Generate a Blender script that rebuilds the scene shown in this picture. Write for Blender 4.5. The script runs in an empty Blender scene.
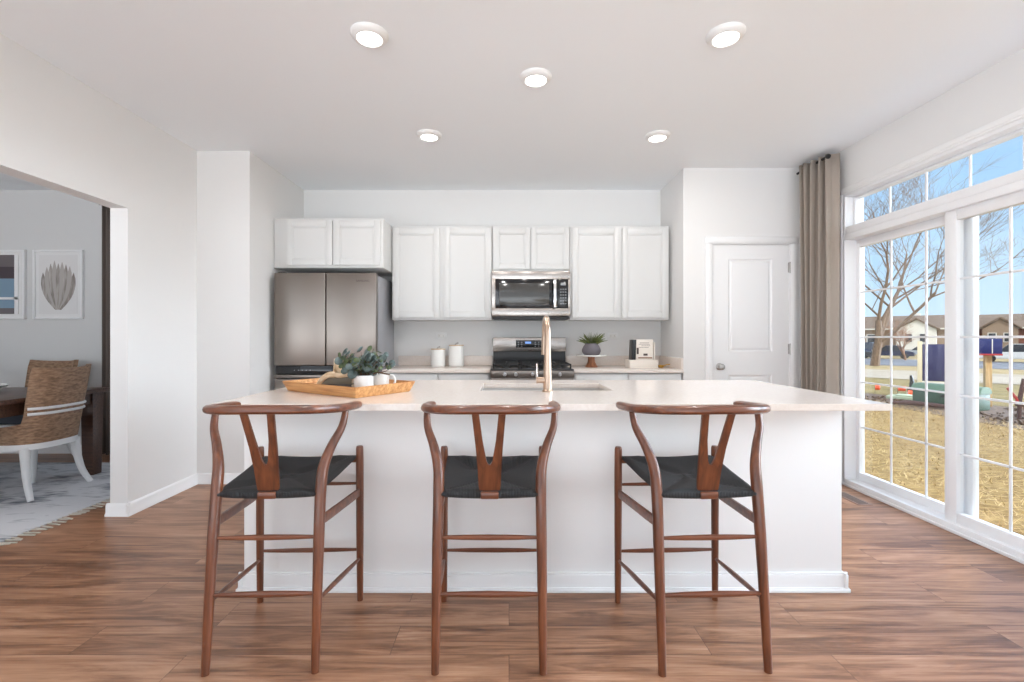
import bpy, bmesh, math, random
from mathutils import Vector, Matrix
R = math.radians
PI = math.pi
C = bpy.context.scene.collection
S = bpy.context.scene

# ------------------------------------------------------------------ camera
cam = bpy.data.cameras.new('camera'); cam.sensor_width = 36; cam.lens = 36*470/1024
cam.shift_x = 3/1024; cam.shift_y = -3/1024; cam.clip_start = 0.05; cam.clip_end = 900
co = bpy.data.objects.new('camera', cam); C.objects.link(co)
co.location = (0, 0, 1.2); co.rotation_euler = (R(90), 0, 0); S.camera = co

# ------------------------------------------------------------------ exposure
S.view_settings.view_transform = 'Standard'; S.view_settings.look = 'None'
S.view_settings.exposure = .3; S.view_settings.gamma = 1; S.view_settings.use_curve_mapping = False
S.cycles.use_denoising = True
S.cycles.max_bounces = 12; S.cycles.diffuse_bounces = 8; S.cycles.transparent_max_bounces = 16
S.cycles.sample_clamp_indirect = 6

# ------------------------------------------------------------------ sky
SKY = 1.0; BACK_FILL = 1.25; SIDE_FILL = 16; GROUND_FILL = 3.4
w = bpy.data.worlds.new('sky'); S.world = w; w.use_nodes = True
nt = w.node_tree; nt.nodes.clear()
def wn(t, **k):
    n = nt.nodes.new(t)
    for a, v in k.items(): setattr(n, a, v)
    return n
tc = wn('ShaderNodeTexCoord'); sx = wn('ShaderNodeSeparateXYZ'); nt.links.new(tc.outputs['Generated'], sx.inputs[0])
rp = wn('ShaderNodeValToRGB'); e = rp.color_ramp.elements
e[0].position = 0.0; e[0].color = (.76, .84, .92, 1); e[1].position = 1; e[1].color = (.14, .35, .80, 1)
for p, c in ((.485, (.76, .84, .92, 1)), (.502, (.66, .83, .98, 1)), (.56, (.50, .73, .97, 1)), (.66, (.34, .60, .94, 1))):
    q = e.new(p); q.color = c
mr = wn('ShaderNodeMapRange'); mr.inputs[1].default_value = -1; mr.inputs[2].default_value = 1
nt.links.new(sx.outputs[2], mr.inputs[0]); nt.links.new(mr.outputs[0], rp.inputs[0])
mp = wn('ShaderNodeMapping'); mp.inputs['Scale'].default_value = (1.2, 1.2, 4.5)
nz = wn('ShaderNodeTexNoise'); nz.inputs['Scale'].default_value = 2.2; nz.inputs['Detail'].default_value = 7; nz.inputs['Roughness'].default_value = .55
nt.links.new(tc.outputs['Generated'], mp.inputs[0]); nt.links.new(mp.outputs[0], nz.inputs['Vector'])
cr = wn('ShaderNodeMapRange'); cr.inputs[1].default_value = .46; cr.inputs[2].default_value = .78; cr.inputs[4].default_value = .55
nt.links.new(nz.outputs[0], cr.inputs[0])
up = wn('ShaderNodeMapRange'); up.inputs[1].default_value = 0; up.inputs[2].default_value = .08
nt.links.new(sx.outputs[2], up.inputs[0])
mu = wn('ShaderNodeMath', operation='MULTIPLY'); nt.links.new(cr.outputs[0], mu.inputs[0]); nt.links.new(up.outputs[0], mu.inputs[1])
# added fill: unseen sky behind the house is whitened and brightened to light the room
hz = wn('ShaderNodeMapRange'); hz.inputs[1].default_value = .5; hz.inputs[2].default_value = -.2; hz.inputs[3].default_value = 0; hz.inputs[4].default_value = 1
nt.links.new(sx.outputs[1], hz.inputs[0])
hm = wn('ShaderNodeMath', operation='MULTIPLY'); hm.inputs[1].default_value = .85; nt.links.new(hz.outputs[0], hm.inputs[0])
mx = wn('ShaderNodeMix', data_type='RGBA'); mx.inputs[7].default_value = (.92, .95, 1, 1)
nt.links.new(mu.outputs[0], mx.inputs[0]); nt.links.new(rp.outputs[0], mx.inputs[6])
mx2 = wn('ShaderNodeMix', data_type='RGBA'); mx2.inputs[7].default_value = (.88, .94, 1.0, 1)
nt.links.new(hm.outputs[0], mx2.inputs[0]); nt.links.new(mx.outputs[2], mx2.inputs[6])
stv = wn('ShaderNodeMapRange'); stv.inputs[3].default_value = SKY; stv.inputs[4].default_value = BACK_FILL
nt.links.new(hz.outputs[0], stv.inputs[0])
# added sky glow, out of view to the right, shining through the patio door
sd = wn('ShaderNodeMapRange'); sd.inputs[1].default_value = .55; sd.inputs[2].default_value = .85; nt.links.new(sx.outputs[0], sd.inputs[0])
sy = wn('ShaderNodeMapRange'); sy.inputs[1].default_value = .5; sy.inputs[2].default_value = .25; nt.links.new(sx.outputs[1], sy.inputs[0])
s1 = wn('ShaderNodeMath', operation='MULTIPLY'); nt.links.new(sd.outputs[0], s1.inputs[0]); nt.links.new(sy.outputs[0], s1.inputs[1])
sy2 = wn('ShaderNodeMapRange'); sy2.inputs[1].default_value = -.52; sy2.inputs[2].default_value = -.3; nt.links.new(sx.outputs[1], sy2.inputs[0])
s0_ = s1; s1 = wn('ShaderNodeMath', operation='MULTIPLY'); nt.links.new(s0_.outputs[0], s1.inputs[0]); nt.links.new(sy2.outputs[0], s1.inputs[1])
s2 = wn('ShaderNodeMath', operation='MULTIPLY_ADD'); s2.inputs[1].default_value = SIDE_FILL; nt.links.new(s1.outputs[0], s2.inputs[0]); nt.links.new(stv.outputs[0], s2.inputs[2])
bg = wn('ShaderNodeBackground'); wo = wn('ShaderNodeOutputWorld')
nt.links.new(mx2.outputs[2], bg.inputs[0]); gl_ = wn('ShaderNodeMapRange'); gl_.inputs[1].default_value = .0; gl_.inputs[2].default_value = -.06; gl_.inputs[3].default_value = 1; gl_.inputs[4].default_value = GROUND_FILL; nt.links.new(sx.outputs[2], gl_.inputs[0])  # added unseen glow below the horizon, brightens the ceiling
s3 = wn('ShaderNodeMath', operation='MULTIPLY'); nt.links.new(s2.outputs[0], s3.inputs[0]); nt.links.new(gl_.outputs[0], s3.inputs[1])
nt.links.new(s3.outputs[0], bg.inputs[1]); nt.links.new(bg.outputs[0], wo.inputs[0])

# ------------------------------------------------------------------ sun
sl = bpy.data.lights.new('sun', 'SUN'); sl.energy = 2.2; sl.angle = R(.6); sl.color = (1, .95, .86)
so = bpy.data.objects.new('sun', sl); C.objects.link(so)
so.rotation_euler = Vector((.05, .62, -.79)).to_track_quat('-Z', 'Y').to_euler(); so.location = (0, -10, 20)

LAMP_W = 5.0      # each ceiling light

# ------------------------------------------------------------------ helpers
def tag(o, label=None, cat=None, group=None, kind=None):
    if label: o['label'] = label
    if cat: o['category'] = cat
    if group: o['group'] = group
    if kind: o['kind'] = kind
    return o
def thing(name, label, cat, loc=(0, 0, 0), rz=0, group=None):
    o = bpy.data.objects.new(name, None); C.objects.link(o); o.empty_display_size = .1
    o.location = loc; o.rotation_euler = (0, 0, rz)
    return tag(o, label, cat, group)
def world_of(o):
    m = o.matrix_basis.copy()
    while o.parent: o = o.parent; m = o.matrix_basis @ m
    return m
def dup(root, loc, rz=None, label=None):
    def rec(o, par):
        c = o.copy(); C.objects.link(c)
        if par: c.parent = par
        for ch in [x for x in bpy.data.objects if x.parent == o]: rec(ch, c)
        return c
    r = rec(root, None); r.location = loc
    if rz is not None: r.rotation_euler = (0, 0, rz)
    if label: r['label'] = label
    return r

def catmull(pts, n=6):
    P = [Vector(p) for p in pts]; out = []
    for i in range(len(P)-1):
        p0 = P[max(i-1, 0)]; p1 = P[i]; p2 = P[i+1]; p3 = P[min(i+2, len(P)-1)]
        for k in range(n):
            t = k/n
            out.append(.5*((2*p1)+(p2-p0)*t+(2*p0-5*p1+4*p2-p3)*t*t+(3*p1-p0-3*p2+p3)*t**3))
    out.append(P[-1]); return out

class MB:
    def __init__(s): s.b = bmesh.new(); s.uv = None
    def merge(s, t):
        me = bpy.data.meshes.new('t'); t.to_mesh(me); t.free(); s.b.from_mesh(me); bpy.data.meshes.remove(me); return s
    def box(s, x0, x1, y0, y1, z0, z1, bev=0.0, seg=2, m=None):
        t = bmesh.new(); bmesh.ops.create_cube(t, size=1)
        bmesh.ops.scale(t, vec=(abs(x1-x0), abs(y1-y0), abs(z1-z0)), verts=t.verts)
        bmesh.ops.translate(t, vec=((x0+x1)/2, (y0+y1)/2, (z0+z1)/2), verts=t.verts)
        if bev: bmesh.ops.bevel(t, geom=t.edges[:], offset=min(bev, .49*min(abs(x1-x0), abs(y1-y0), abs(z1-z0))), segments=seg, affect='EDGES', profile=.5)
        if m: bmesh.ops.transform(t, matrix=m, verts=t.verts)
        return s.merge(t)
    def tube(s, pts, rad, n=10, cap=True, sq=None, up=None):
        b = s.b; P = [Vector(p) for p in pts]; N = len(P)
        if not hasattr(rad, '__len__'): rad = [rad]*N
        elif len(rad) != N:
            k = len(rad)-1; rad = [rad[min(int(i/(N-1)*k), k-1)]*(1-(i/(N-1)*k-min(int(i/(N-1)*k), k-1)))+rad[min(int(i/(N-1)*k), k-1)+1]*(i/(N-1)*k-min(int(i/(N-1)*k), k-1)) for i in range(N)]
        rings = []; prev = None
        for i in range(N):
            t = (P[min(i+1, N-1)]-P[max(i-1, 0)]).normalized()
            if prev is None:
                a = Vector(up) if up else (Vector((0, 0, 1)) if abs(t.z) < .9 else Vector((0, 1, 0)))
            else: a = prev
            a = (a-t*a.dot(t)).normalized(); prev = a; c = t.cross(a)
            ring = []
            for j in range(n):
                th = 2*PI*j/n; ca, sa = math.cos(th), math.sin(th)
                if sq: ca = math.copysign(abs(ca)**sq[2], ca)*sq[0]; sa = math.copysign(abs(sa)**sq[2], sa)*sq[1]
                ring.append(b.verts.new(P[i]+(a*ca+c*sa)*rad[i]))
            rings.append(ring)
        for i in range(N-1):
            for j in range(n):
                b.faces.new((rings[i][j], rings[i][(j+1) % n], rings[i+1][(j+1) % n], rings[i+1][j]))
        if cap:
            b.faces.new(rings[0][::-1]); b.faces.new(rings[-1])
        return s
    def lathe(s, prof, c=(0, 0, 0), n=32, m=None):
        b = bmesh.new(); rings = []
        for r, z in prof:
            if r < 1e-6: rings.append([b.verts.new((0, 0, z))])
            else: rings.append([b.verts.new((r*math.cos(2*PI*j/n), r*math.sin(2*PI*j/n), z)) for j in range(n)])
        for A, B in zip(rings, rings[1:]):
            for j in range(n):
                k = (j+1) % n
                if len(A) == 1 and len(B) == 1: continue
                if len(A) == 1: b.faces.new((A[0], B[k], B[j]))
                elif len(B) == 1: b.faces.new((A[j], A[k], B[0]))
                else: b.faces.new((A[j], A[k], B[k], B[j]))
        if m: bmesh.ops.transform(b, matrix=m, verts=b.verts)
        bmesh.ops.translate(b, vec=c, verts=b.verts)
        bmesh.ops.recalc_face_normals(b, faces=b.faces)
        return s.merge(b)
    def prism(s, poly, h, m=None, bev=0):
        b = bmesh.new(); A = [b.verts.new((x, y, 0)) for x, y in poly]
        f = b.faces.new(A); r = bmesh.ops.extrude_face_region(b, geom=[f])
        bmesh.ops.translate(b, vec=(0, 0, h), verts=[v for v in r['geom'] if isinstance(v, bmesh.types.BMVert)])
        bmesh.ops.recalc_face_normals(b, faces=b.faces)
        if bev: bmesh.ops.bevel(b, geom=b.edges[:], offset=bev, segments=2, affect='EDGES')
        if m: bmesh.ops.transform(b, matrix=m, verts=b.verts)
        return s.merge(b)
    def quad(s, *p):
        s.b.faces.new([s.b.verts.new(q) for q in p]); return s
    def grid(s, fn, nu, nv, closed=False):
        V = [[s.b.verts.new(fn(i/nu, j/nv)) for j in range(nv+1)] for i in range(nu+1)]
        for i in range(nu):
            for j in range(nv): s.b.faces.new((V[i][j], V[i+1][j], V[i+1][j+1], V[i][j+1]))
        return s
    def build(s, name, mat, parent=None, smooth=True, local=False, solid=0, normals=True, ang=35):
        me = bpy.data.meshes.new(name)
        if normals: bmesh.ops.recalc_face_normals(s.b, faces=s.b.faces)
        if smooth:
            for f in s.b.faces: f.smooth = True
            for ed in s.b.edges:
                if len(ed.link_faces) == 2 and ed.calc_face_angle(0) > R(ang): ed.smooth = False
        s.b.to_mesh(me); s.b.free()
        if parent is not None and not local: me.transform(world_of(parent).inverted())
        for mm in (mat if isinstance(mat, (list, tuple)) else [mat]): me.materials.append(mm)
        o = bpy.data.objects.new(name, me); C.objects.link(o)
        if parent is not None: o.parent = parent
        if solid:
            md = o.modifiers.new('thickness', 'SOLIDIFY'); md.thickness = solid; md.offset = 0
        return o
def struct(name, mb, mat, **k):
    o = mb.build(name, mat, **k); o['kind'] = 'structure'; return o
def text(txt, size, mat, name, parent, m, depth=.0008):
    cu = bpy.data.curves.new('t', 'FONT'); cu.body = txt; cu.size = size; cu.extrude = depth; cu.align_x = 'CENTER'; cu.align_y = 'CENTER'
    to = bpy.data.objects.new('t', cu); C.objects.link(to)
    dg = bpy.context.evaluated_depsgraph_get(); me = bpy.data.meshes.new_from_object(to.evaluated_get(dg))
    bpy.data.objects.remove(to)
    me.transform(m)
    if parent is not None: me.transform(world_of(parent).inverted())
    me.materials.clear(); me.materials.append(mat)
    o = bpy.data.objects.new(name, me); C.objects.link(o)
    if parent is not None: o.parent = parent
    return o
FACE = Matrix(((1, 0, 0, 0), (0, 0, -1, 0), (0, 1, 0, 0), (0, 0, 0, 1)))     # text facing -Y
def at(x, y, z, m=FACE): return Matrix.Translation((x, y, z)) @ m

# ------------------------------------------------------------------ materials
def mat(name, col, rough=.5, metal=0, spec=.5, coat=0, emit=None, es=0, bump=None, vary=None, sheen=0):
    m = bpy.data.materials.new(name); m.use_nodes = True; n = m.node_tree.nodes; L = m.node_tree.links
    p = n['Principled BSDF']; p.inputs['Base Color'].default_value = (*col, 1); p.inputs['Roughness'].default_value = rough
    p.inputs['Metallic'].default_value = metal; p.inputs['Specular IOR Level'].default_value = spec; p.inputs['Coat Weight'].default_value = coat
    if sheen: p.inputs['Sheen Weight'].default_value = sheen
    if emit: p.inputs['Emission Color'].default_value = (*emit, 1); p.inputs['Emission Strength'].default_value = es
    if bump or vary:
        t = n.new('ShaderNodeTexCoord'); mpn = n.new('ShaderNodeMapping'); L.new(t.outputs['Object'], mpn.inputs[0])
        nn = n.new('ShaderNodeTexNoise'); L.new(mpn.outputs[0], nn.inputs['Vector']); nn.inputs['Detail'].default_value = 5
        sc = (bump or vary)[0]; mpn.inputs['Scale'].default_value = sc if hasattr(sc, '__len__') else (sc, sc, sc); nn.inputs['Scale'].default_value = 1
        if bump:
            b = n.new('ShaderNodeBump'); b.inputs['Strength'].default_value = bump[1]; b.inputs['Distance'].default_value = .01
            L.new(nn.outputs[0], b.inputs['Height']); L.new(b.outputs[0], p.inputs['Normal'])
        if vary:
            r = n.new('ShaderNodeValToRGB'); L.new(nn.outputs[0], r.inputs[0])
            r.color_ramp.elements[0].position = .3; r.color_ramp.elements[1].position = .7
            r.color_ramp.elements[0].color = (*vary[1], 1); r.color_ramp.elements[1].color = (*vary[2], 1)
            L.new(r.outputs[0], p.inputs['Base Color'])
    return m
def srgb(r, g, b):
    f = lambda c: (c/255/12.92) if c <= 10.31 else ((c/255+.055)/1.055)**2.4
    return (f(r), f(g), f(b))

M = {}
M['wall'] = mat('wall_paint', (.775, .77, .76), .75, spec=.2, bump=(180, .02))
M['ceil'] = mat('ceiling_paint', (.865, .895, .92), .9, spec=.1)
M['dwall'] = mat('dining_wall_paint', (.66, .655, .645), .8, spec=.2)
M['trim'] = mat('trim_paint', (.84, .84, .84), .35)
M['cab'] = mat('cabinet_lacquer', (.65, .65, .64), .32)
M['island'] = mat('island_paint', (.86, .86, .855), .45, bump=(160, .02))
M['gap'] = mat('shadow_gap', (.03, .03, .03), .9)
M['vinyl'] = mat('window_vinyl', (.80, .80, .81), .35)
M['steel'] = mat('brushed_steel', (.255, .222, .198), .30, 1, bump=((400, 400, 3), .03))
M['steel2'] = mat('bright_steel', (.40, .365, .34), .25, 1, bump=((3, 400, 400), .03))
M['basin'] = mat('satin_basin', (.62, .60, .58), .5, .35)
M['chrome'] = mat('chrome', (.8, .8, .8), .12, 1)
M['greymetal'] = mat('grey_side_steel', (.34, .34, .36), .45, .3)
M['blackglass'] = mat('black_glass', (.012, .012, .014), .08)
M['mwglass'] = mat('microwave_window', (.06, .058, .055), .12)
M['black'] = mat('black_enamel', (.015, .015, .016), .3)
M['iron'] = mat('cast_iron', (.02, .02, .02), .6)
M['bronze'] = mat('champagne_bronze', (.52, .385, .295), .28, 1)
M['knobmetal'] = mat('satin_nickel', (.45, .43, .41), .3, 1)
M['blackmetal'] = mat('black_metal', (.02, .02, .02), .45)
M['white'] = mat('glazed_white', (.82, .81, .78), .25)
M['plastic'] = mat('white_plastic', (.8, .8, .79), .4)
M['lens'] = mat('lamp_lens', (1, 1, 1), .5, emit=(1, .97, .92), es=6)
M['lcd'] = mat('display_glow', (.02, .05, .2), .3, emit=(.25, .45, 1), es=.8)
M['lcdw'] = mat('button_marks', (.35, .35, .36), .5)
M['curtain'] = mat('linen_curtain', srgb(182, 170, 158), .9, spec=.1, bump=((300, 300, 300), .12), sheen=.2)
def add_translucent(m, k):
    n = m.node_tree.nodes; L = m.node_tree.links; p = n['Principled BSDF']; o = n['Material Output']
    tl_ = n.new('ShaderNodeBsdfTranslucent'); tl_.inputs[0].default_value = (*srgb(206, 200, 194), 1); mxs = n.new('ShaderNodeMixShader'); mxs.inputs[0].default_value = k
    L.new(p.outputs[0], mxs.inputs[1]); L.new(tl_.outputs[0], mxs.inputs[2]); L.new(mxs.outputs[0], o.inputs[0])
add_translucent(M['curtain'], .3)
M['dcurtain'] = mat('dark_curtain', srgb(104, 94, 88), .9, spec=.1)
M['potgrey'] = mat('grey_stoneware', srgb(112, 106, 112), .7, bump=(60, .08))
M['stemwood'] = mat('turned_wood', srgb(150, 96, 66), .5, vary=((40, 40, 6), srgb(120, 72, 46), srgb(176, 118, 82)))
M['leaf'] = mat('spiky_leaf', srgb(84, 98, 52), .5, vary=(60, srgb(58, 72, 38), srgb(122, 130, 72)))
M['euca'] = mat('eucalyptus_leaf', srgb(92, 112, 108), .6, vary=(25, srgb(48, 68, 64), srgb(118, 132, 130)))
M['euca2'] = mat('green_leaf', srgb(70, 88, 52), .5, vary=(25, srgb(48, 66, 38), srgb(96, 110, 66)))
M['branch'] = mat('twig', srgb(92, 66, 48), .7)
M['tray'] = mat('tray_wood', srgb(200, 145, 90), .42, vary=((5, 70, 70), srgb(176, 116, 64), srgb(222, 170, 112)))
M['chain'] = mat('pale_bead_wood', srgb(206, 182, 150), .6, vary=(30, srgb(190, 160, 124), srgb(220, 200, 172)))
M['bookgrey'] = mat('grey_linen_cover', srgb(120, 116, 104), .8, bump=(400, .1))
M['bookdark'] = mat('dark_linen_cover', srgb(84, 84, 84), .8)
M['page'] = mat('page_block', srgb(196, 188, 174), .8)
M['cream'] = mat('cream_paper', srgb(236, 228, 218), .6)
M['ink'] = mat('printed_ink', srgb(92, 80, 76), .7)
M['brown'] = mat('printed_brown', srgb(150, 112, 92), .7)
M['gold'] = mat('brass', srgb(200, 160, 80), .3, 1)
M['cord'] = mat('black_paper_cord', (.012, .012, .013), .65)
M['walnut_dark'] = mat('dark_table_wood', srgb(74, 48, 36), .35, vary=((4, 60, 60), srgb(58, 36, 28), srgb(88, 60, 46)))
M['chairwhite'] = mat('white_chair_paint', srgb(226, 226, 226), .4)
M['cushion'] = mat('charcoal_cushion', srgb(76, 80, 88), .9)
M['frame'] = mat('white_frame', (.8, .8, .8), .4)
M['matboard'] = mat('mat_board', (.76, .755, .745), .8)
M['artbase'] = mat('art_paper', (.72, .71, .70), .8)
M['leafart'] = mat('grey_watercolour', srgb(150, 142, 136), .9, vary=((30, 4, 6), srgb(122, 114, 108), srgb(186, 180, 174)))
M['leafart2'] = mat('pale_watercolour', srgb(176, 170, 165), .9)
M['artdark'] = mat('art_dark_band', srgb(70, 60, 66), .6)
M['artblue'] = mat('art_blue_band', srgb(120, 146, 166), .6)
M['artmid'] = mat('art_grey_band', srgb(104, 96, 98), .6)
M['fringe'] = mat('rug_fringe', srgb(196, 188, 176), .9)
M['vent'] = mat('register_brown', srgb(140, 112, 96), .5)

def wood(name, lo, mid, hi, axis='Z', rough=.32, coat=.15, scale=1):
    m = bpy.data.materials.new(name); m.use_nodes = True; n = m.node_tree.nodes; L = m.node_tree.links; p = n['Principled BSDF']
    t = n.new('ShaderNodeTexCoord'); mpn = n.new('ShaderNodeMapping'); L.new(t.outputs['Object'], mpn.inputs[0])
    big = 45*scale; small = 2.2*scale
    mpn.inputs['Scale'].default_value = {'X': (small, big, big), 'Y': (big, small, big), 'Z': (big, big, small)}[axis]
    nn = n.new('ShaderNodeTexNoise'); nn.inputs['Scale'].default_value = 1; nn.inputs['Detail'].default_value = 6; nn.inputs['Distortion'].default_value = .6; L.new(mpn.outputs[0], nn.inputs['Vector'])
    r = n.new('ShaderNodeValToRGB'); r.color_ramp.elements[0].position = .25; r.color_ramp.elements[1].position = .8
    r.color_ramp.elements[0].color = (*lo, 1); r.color_ramp.elements[1].color = (*hi, 1); q = r.color_ramp.elements.new(.5); q.color = (*mid, 1)
    L.new(nn.outputs[0], r.inputs[0]); L.new(r.outputs[0], p.inputs['Base Color'])
    p.inputs['Roughness'].default_value = rough; p.inputs['Coat Weight'].default_value = coat
    return m
M['wal_z'] = wood('walnut_upright', srgb(70, 37, 22), srgb(100, 55, 33), srgb(130, 76, 46), rough=.3, coat=.2)
M['wal_x'] = wood('walnut_crosswise', srgb(72, 38, 22), srgb(104, 57, 34), srgb(134, 79, 48), 'X', rough=.3, coat=.2)

def floor_mat():
    m = bpy.data.materials.new('plank_floor'); m.use_nodes = True; n = m.node_tree.nodes; L = m.node_tree.links; p = n['Principled BSDF']
    t = n.new('ShaderNodeTexCoord')
    br = n.new('ShaderNodeTexBrick'); br.offset = .37; br.squash = 1
    for k, v in (('Scale', 1), ('Mortar Size', .0011), ('Mortar Smooth', .2), ('Bias', 0), ('Brick Width', 1.22), ('Row Height', .178)): br.inputs[k].default_value = v
    br.inputs['Color1'].default_value = (0, 0, 0, 1); br.inputs['Color2'].default_value = (1, 1, 1, 1); br.inputs['Mortar'].default_value = (.5, .5, .5, 1)
    L.new(t.outputs['Object'], br.inputs['Vector'])
    # per plank shift of the grain
    vm = n.new('ShaderNodeVectorMath'); vm.operation = 'MULTIPLY_ADD'
    L.new(br.outputs['Color'], vm.inputs[0]); vm.inputs[1].default_value = (7.3, 3.1, 5); L.new(t.outputs['Object'], vm.inputs[2])
    mp1 = n.new('ShaderNodeMapping'); mp1.inputs['Scale'].default_value = (1.5, 13, 1); L.new(vm.outputs[0], mp1.inputs[0])
    n1 = n.new('ShaderNodeTexNoise'); n1.inputs['Scale'].default_value = 1.3; n1.inputs['Detail'].default_value = 9; n1.inputs['Roughness'].default_value = .62; n1.inputs['Distortion'].default_value = .8
    L.new(mp1.outputs[0], n1.inputs['Vector'])
    mp2 = n.new('ShaderNodeMapping'); mp2.inputs['Scale'].default_value = (3, 90, 1); L.new(vm.outputs[0], mp2.inputs[0])
    n2 = n.new('ShaderNodeTexNoise'); n2.inputs['Scale'].default_value = 1; n2.inputs['Detail'].default_value = 4; L.new(mp2.outputs[0], n2.inputs['Vector'])
    r = n.new('ShaderNodeValToRGB'); els = r.color_ramp.elements
    els[0].position = .22; els[0].color = (*srgb(78, 50, 35), 1); els[1].position = .80; els[1].color = (*srgb(190, 148, 118), 1)
    q = els.new(.42); q.color = (*srgb(130, 90, 65), 1); q = els.new(.56); q.color = (*srgb(160, 116, 87), 1)
    ad = n.new('ShaderNodeMath'); ad.operation = 'MULTIPLY_ADD'; ad.inputs[1].default_value = .34; L.new(n2.outputs[0], ad.inputs[0]); L.new(n1.outputs[0], ad.inputs[2])
    su = n.new('ShaderNodeMath'); su.operation = 'SUBTRACT'; su.inputs[1].default_value = .17; L.new(ad.outputs[0], su.inputs[0])
    pl = n.new('ShaderNodeMath'); pl.operation = 'MULTIPLY_ADD'; pl.inputs[1].default_value = .13; L.new(br.outputs['Color'], pl.inputs[0]); L.new(su.outputs[0], pl.inputs[2])
    s2 = n.new('ShaderNodeMath'); s2.operation = 'SUBTRACT'; s2.inputs[1].default_value = .065; L.new(pl.outputs[0], s2.inputs[0])
    L.new(s2.outputs[0], r.inputs[0])
    mixc = n.new('ShaderNodeMix'); mixc.data_type = 'RGBA'; mixc.inputs[7].default_value = (*srgb(92, 66, 52), 1)
    L.new(br.outputs['Fac'], mixc.inputs[0]); L.new(r.outputs[0], mixc.inputs[6]); L.new(mixc.outputs[2], p.inputs['Base Color'])
    p.inputs['Roughness'].default_value = .34
    b = n.new('ShaderNodeBump'); b.inputs['Strength'].default_value = .12; b.inputs['Distance'].default_value = .004; L.new(n2.outputs[0], b.inputs['Height']); L.new(b.outputs[0], p.inputs['Normal'])
    return m
M['floor'] = floor_mat()

def quartz():
    m = mat('pale_quartz', srgb(226, 216, 207), .16)
    n = m.node_tree.nodes; L = m.node_tree.links; p = n['Principled BSDF']; t = n.new('ShaderNodeTexCoord')
    nn = n.new('ShaderNodeTexNoise'); nn.inputs['Scale'].default_value = 60; nn.inputs['Detail'].default_value = 8; L.new(t.outputs['Object'], nn.inputs['Vector'])
    r = n.new('ShaderNodeValToRGB'); r.color_ramp.elements[0].position = .35; r.color_ramp.elements[1].position = .6
    r.color_ramp.elements[0].color = (*srgb(222, 211, 202), 1); r.color_ramp.elements[1].color = (*srgb(227, 217, 209), 1)
    L.new(nn.outputs[0], r.inputs[0]); L.new(r.outputs[0], p.inputs['Base Color']); return m
M['quartz'] = quartz()

def rattan():
    m = bpy.data.materials.new('woven_rattan'); m.use_nodes = True; n = m.node_tree.nodes; L = m.node_tree.links; p = n['Principled BSDF']
    t = n.new('ShaderNodeTexCoord'); mpn = n.new('ShaderNodeMapping'); mpn.inputs['Scale'].default_value = (26, 26, 75); L.new(t.outputs['Object'], mpn.inputs[0])
    nn = n.new('ShaderNodeTexNoise'); nn.inputs['Scale'].default_value = 1; nn.inputs['Detail'].default_value = 3; L.new(mpn.outputs[0], nn.inputs['Vector'])
    wv = n.new('ShaderNodeTexWave'); wv.bands_direction = 'Z'; wv.inputs['Scale'].default_value = 32; wv.inputs['Distortion'].default_value = 1.2; wv.inputs['Detail'].default_value = 1; L.new(t.outputs['Object'], wv.inputs['Vector'])
    r = n.new('ShaderNodeValToRGB'); r.color_ramp.elements[0].position = .25; r.color_ramp.elements[1].position = .75
    r.color_ramp.elements[0].color = (*srgb(108, 80, 58), 1); r.color_ramp.elements[1].color = (*srgb(176, 140, 110), 1)
    L.new(nn.outputs[0], r.inputs[0]); L.new(r.outputs[0], p.inputs['Base Color'])
    b = n.new('ShaderNodeBump'); b.inputs['Strength'].default_value = .35; b.inputs['Distance'].default_value = .006; L.new(wv.outputs[0], b.inputs['Height']); L.new(b.outputs[0], p.inputs['Normal'])
    p.inputs['Roughness'].default_value = .55; return m
M['rattan'] = rattan()

def rug_mat():
    m = bpy.data.materials.new('distressed_rug'); m.use_nodes = True; n = m.node_tree.nodes; L = m.node_tree.links; p = n['Principled BSDF']
    t = n.new('ShaderNodeTexCoord'); mpn = n.new('ShaderNodeMapping'); mpn.inputs['Scale'].default_value = (4.5, 9, 1); L.new(t.outputs['Object'], mpn.inputs[0])
    n1 = n.new('ShaderNodeTexNoise'); n1.inputs['Scale'].default_value = 1.1; n1.inputs['Detail'].default_value = 8; n1.inputs['Distortion'].default_value = 1.2; L.new(mpn.outputs[0], n1.inputs['Vector'])
    mp2 = n.new('ShaderNodeMapping'); mp2.inputs['Scale'].default_value = (9, 60, 1); L.new(t.outputs['Object'], mp2.inputs[0])
    n2 = n.new('ShaderNodeTexNoise'); n2.inputs['Scale'].default_value = 1; n2.inputs['Detail'].default_value = 4; L.new(mp2.outputs[0], n2.inputs['Vector'])
    ck = n.new('ShaderNodeTexVoronoi'); ck.inputs['Scale'].default_value = 3.2; ck.distance = 'MANHATTAN'; L.new(t.outputs['Object'], ck.inputs['Vector'])
    a = n.new('ShaderNodeMath'); a.operation = 'MULTIPLY_ADD'; a.inputs[1].default_value = .55; L.new(n2.outputs[0], a.inputs[0]); L.new(n1.outputs[0], a.inputs[2])
    b = n.new('ShaderNodeMath'); b.operation = 'MULTIPLY_ADD'; b.inputs[1].default_value = .25; L.new(ck.outputs[0], b.inputs[0]); L.new(a.outputs[0], b.inputs[2])
    r = n.new('ShaderNodeValToRGB'); r.color_ramp.elements[0].position = .62; r.color_ramp.elements[1].position = 1.05
    r.color_ramp.elements[0].color = (*srgb(96, 100, 110), 1); r.color_ramp.elements[1].color = (*srgb(206, 206, 208), 1)
    L.new(b.outputs[0], r.inputs[0]); L.new(r.outputs[0], p.inputs['Base Color']); p.inputs['Roughness'].default_value = .9; p.inputs['Specular IOR Level'].default_value = .1
    return m
M['rug'] = rug_mat()

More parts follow.
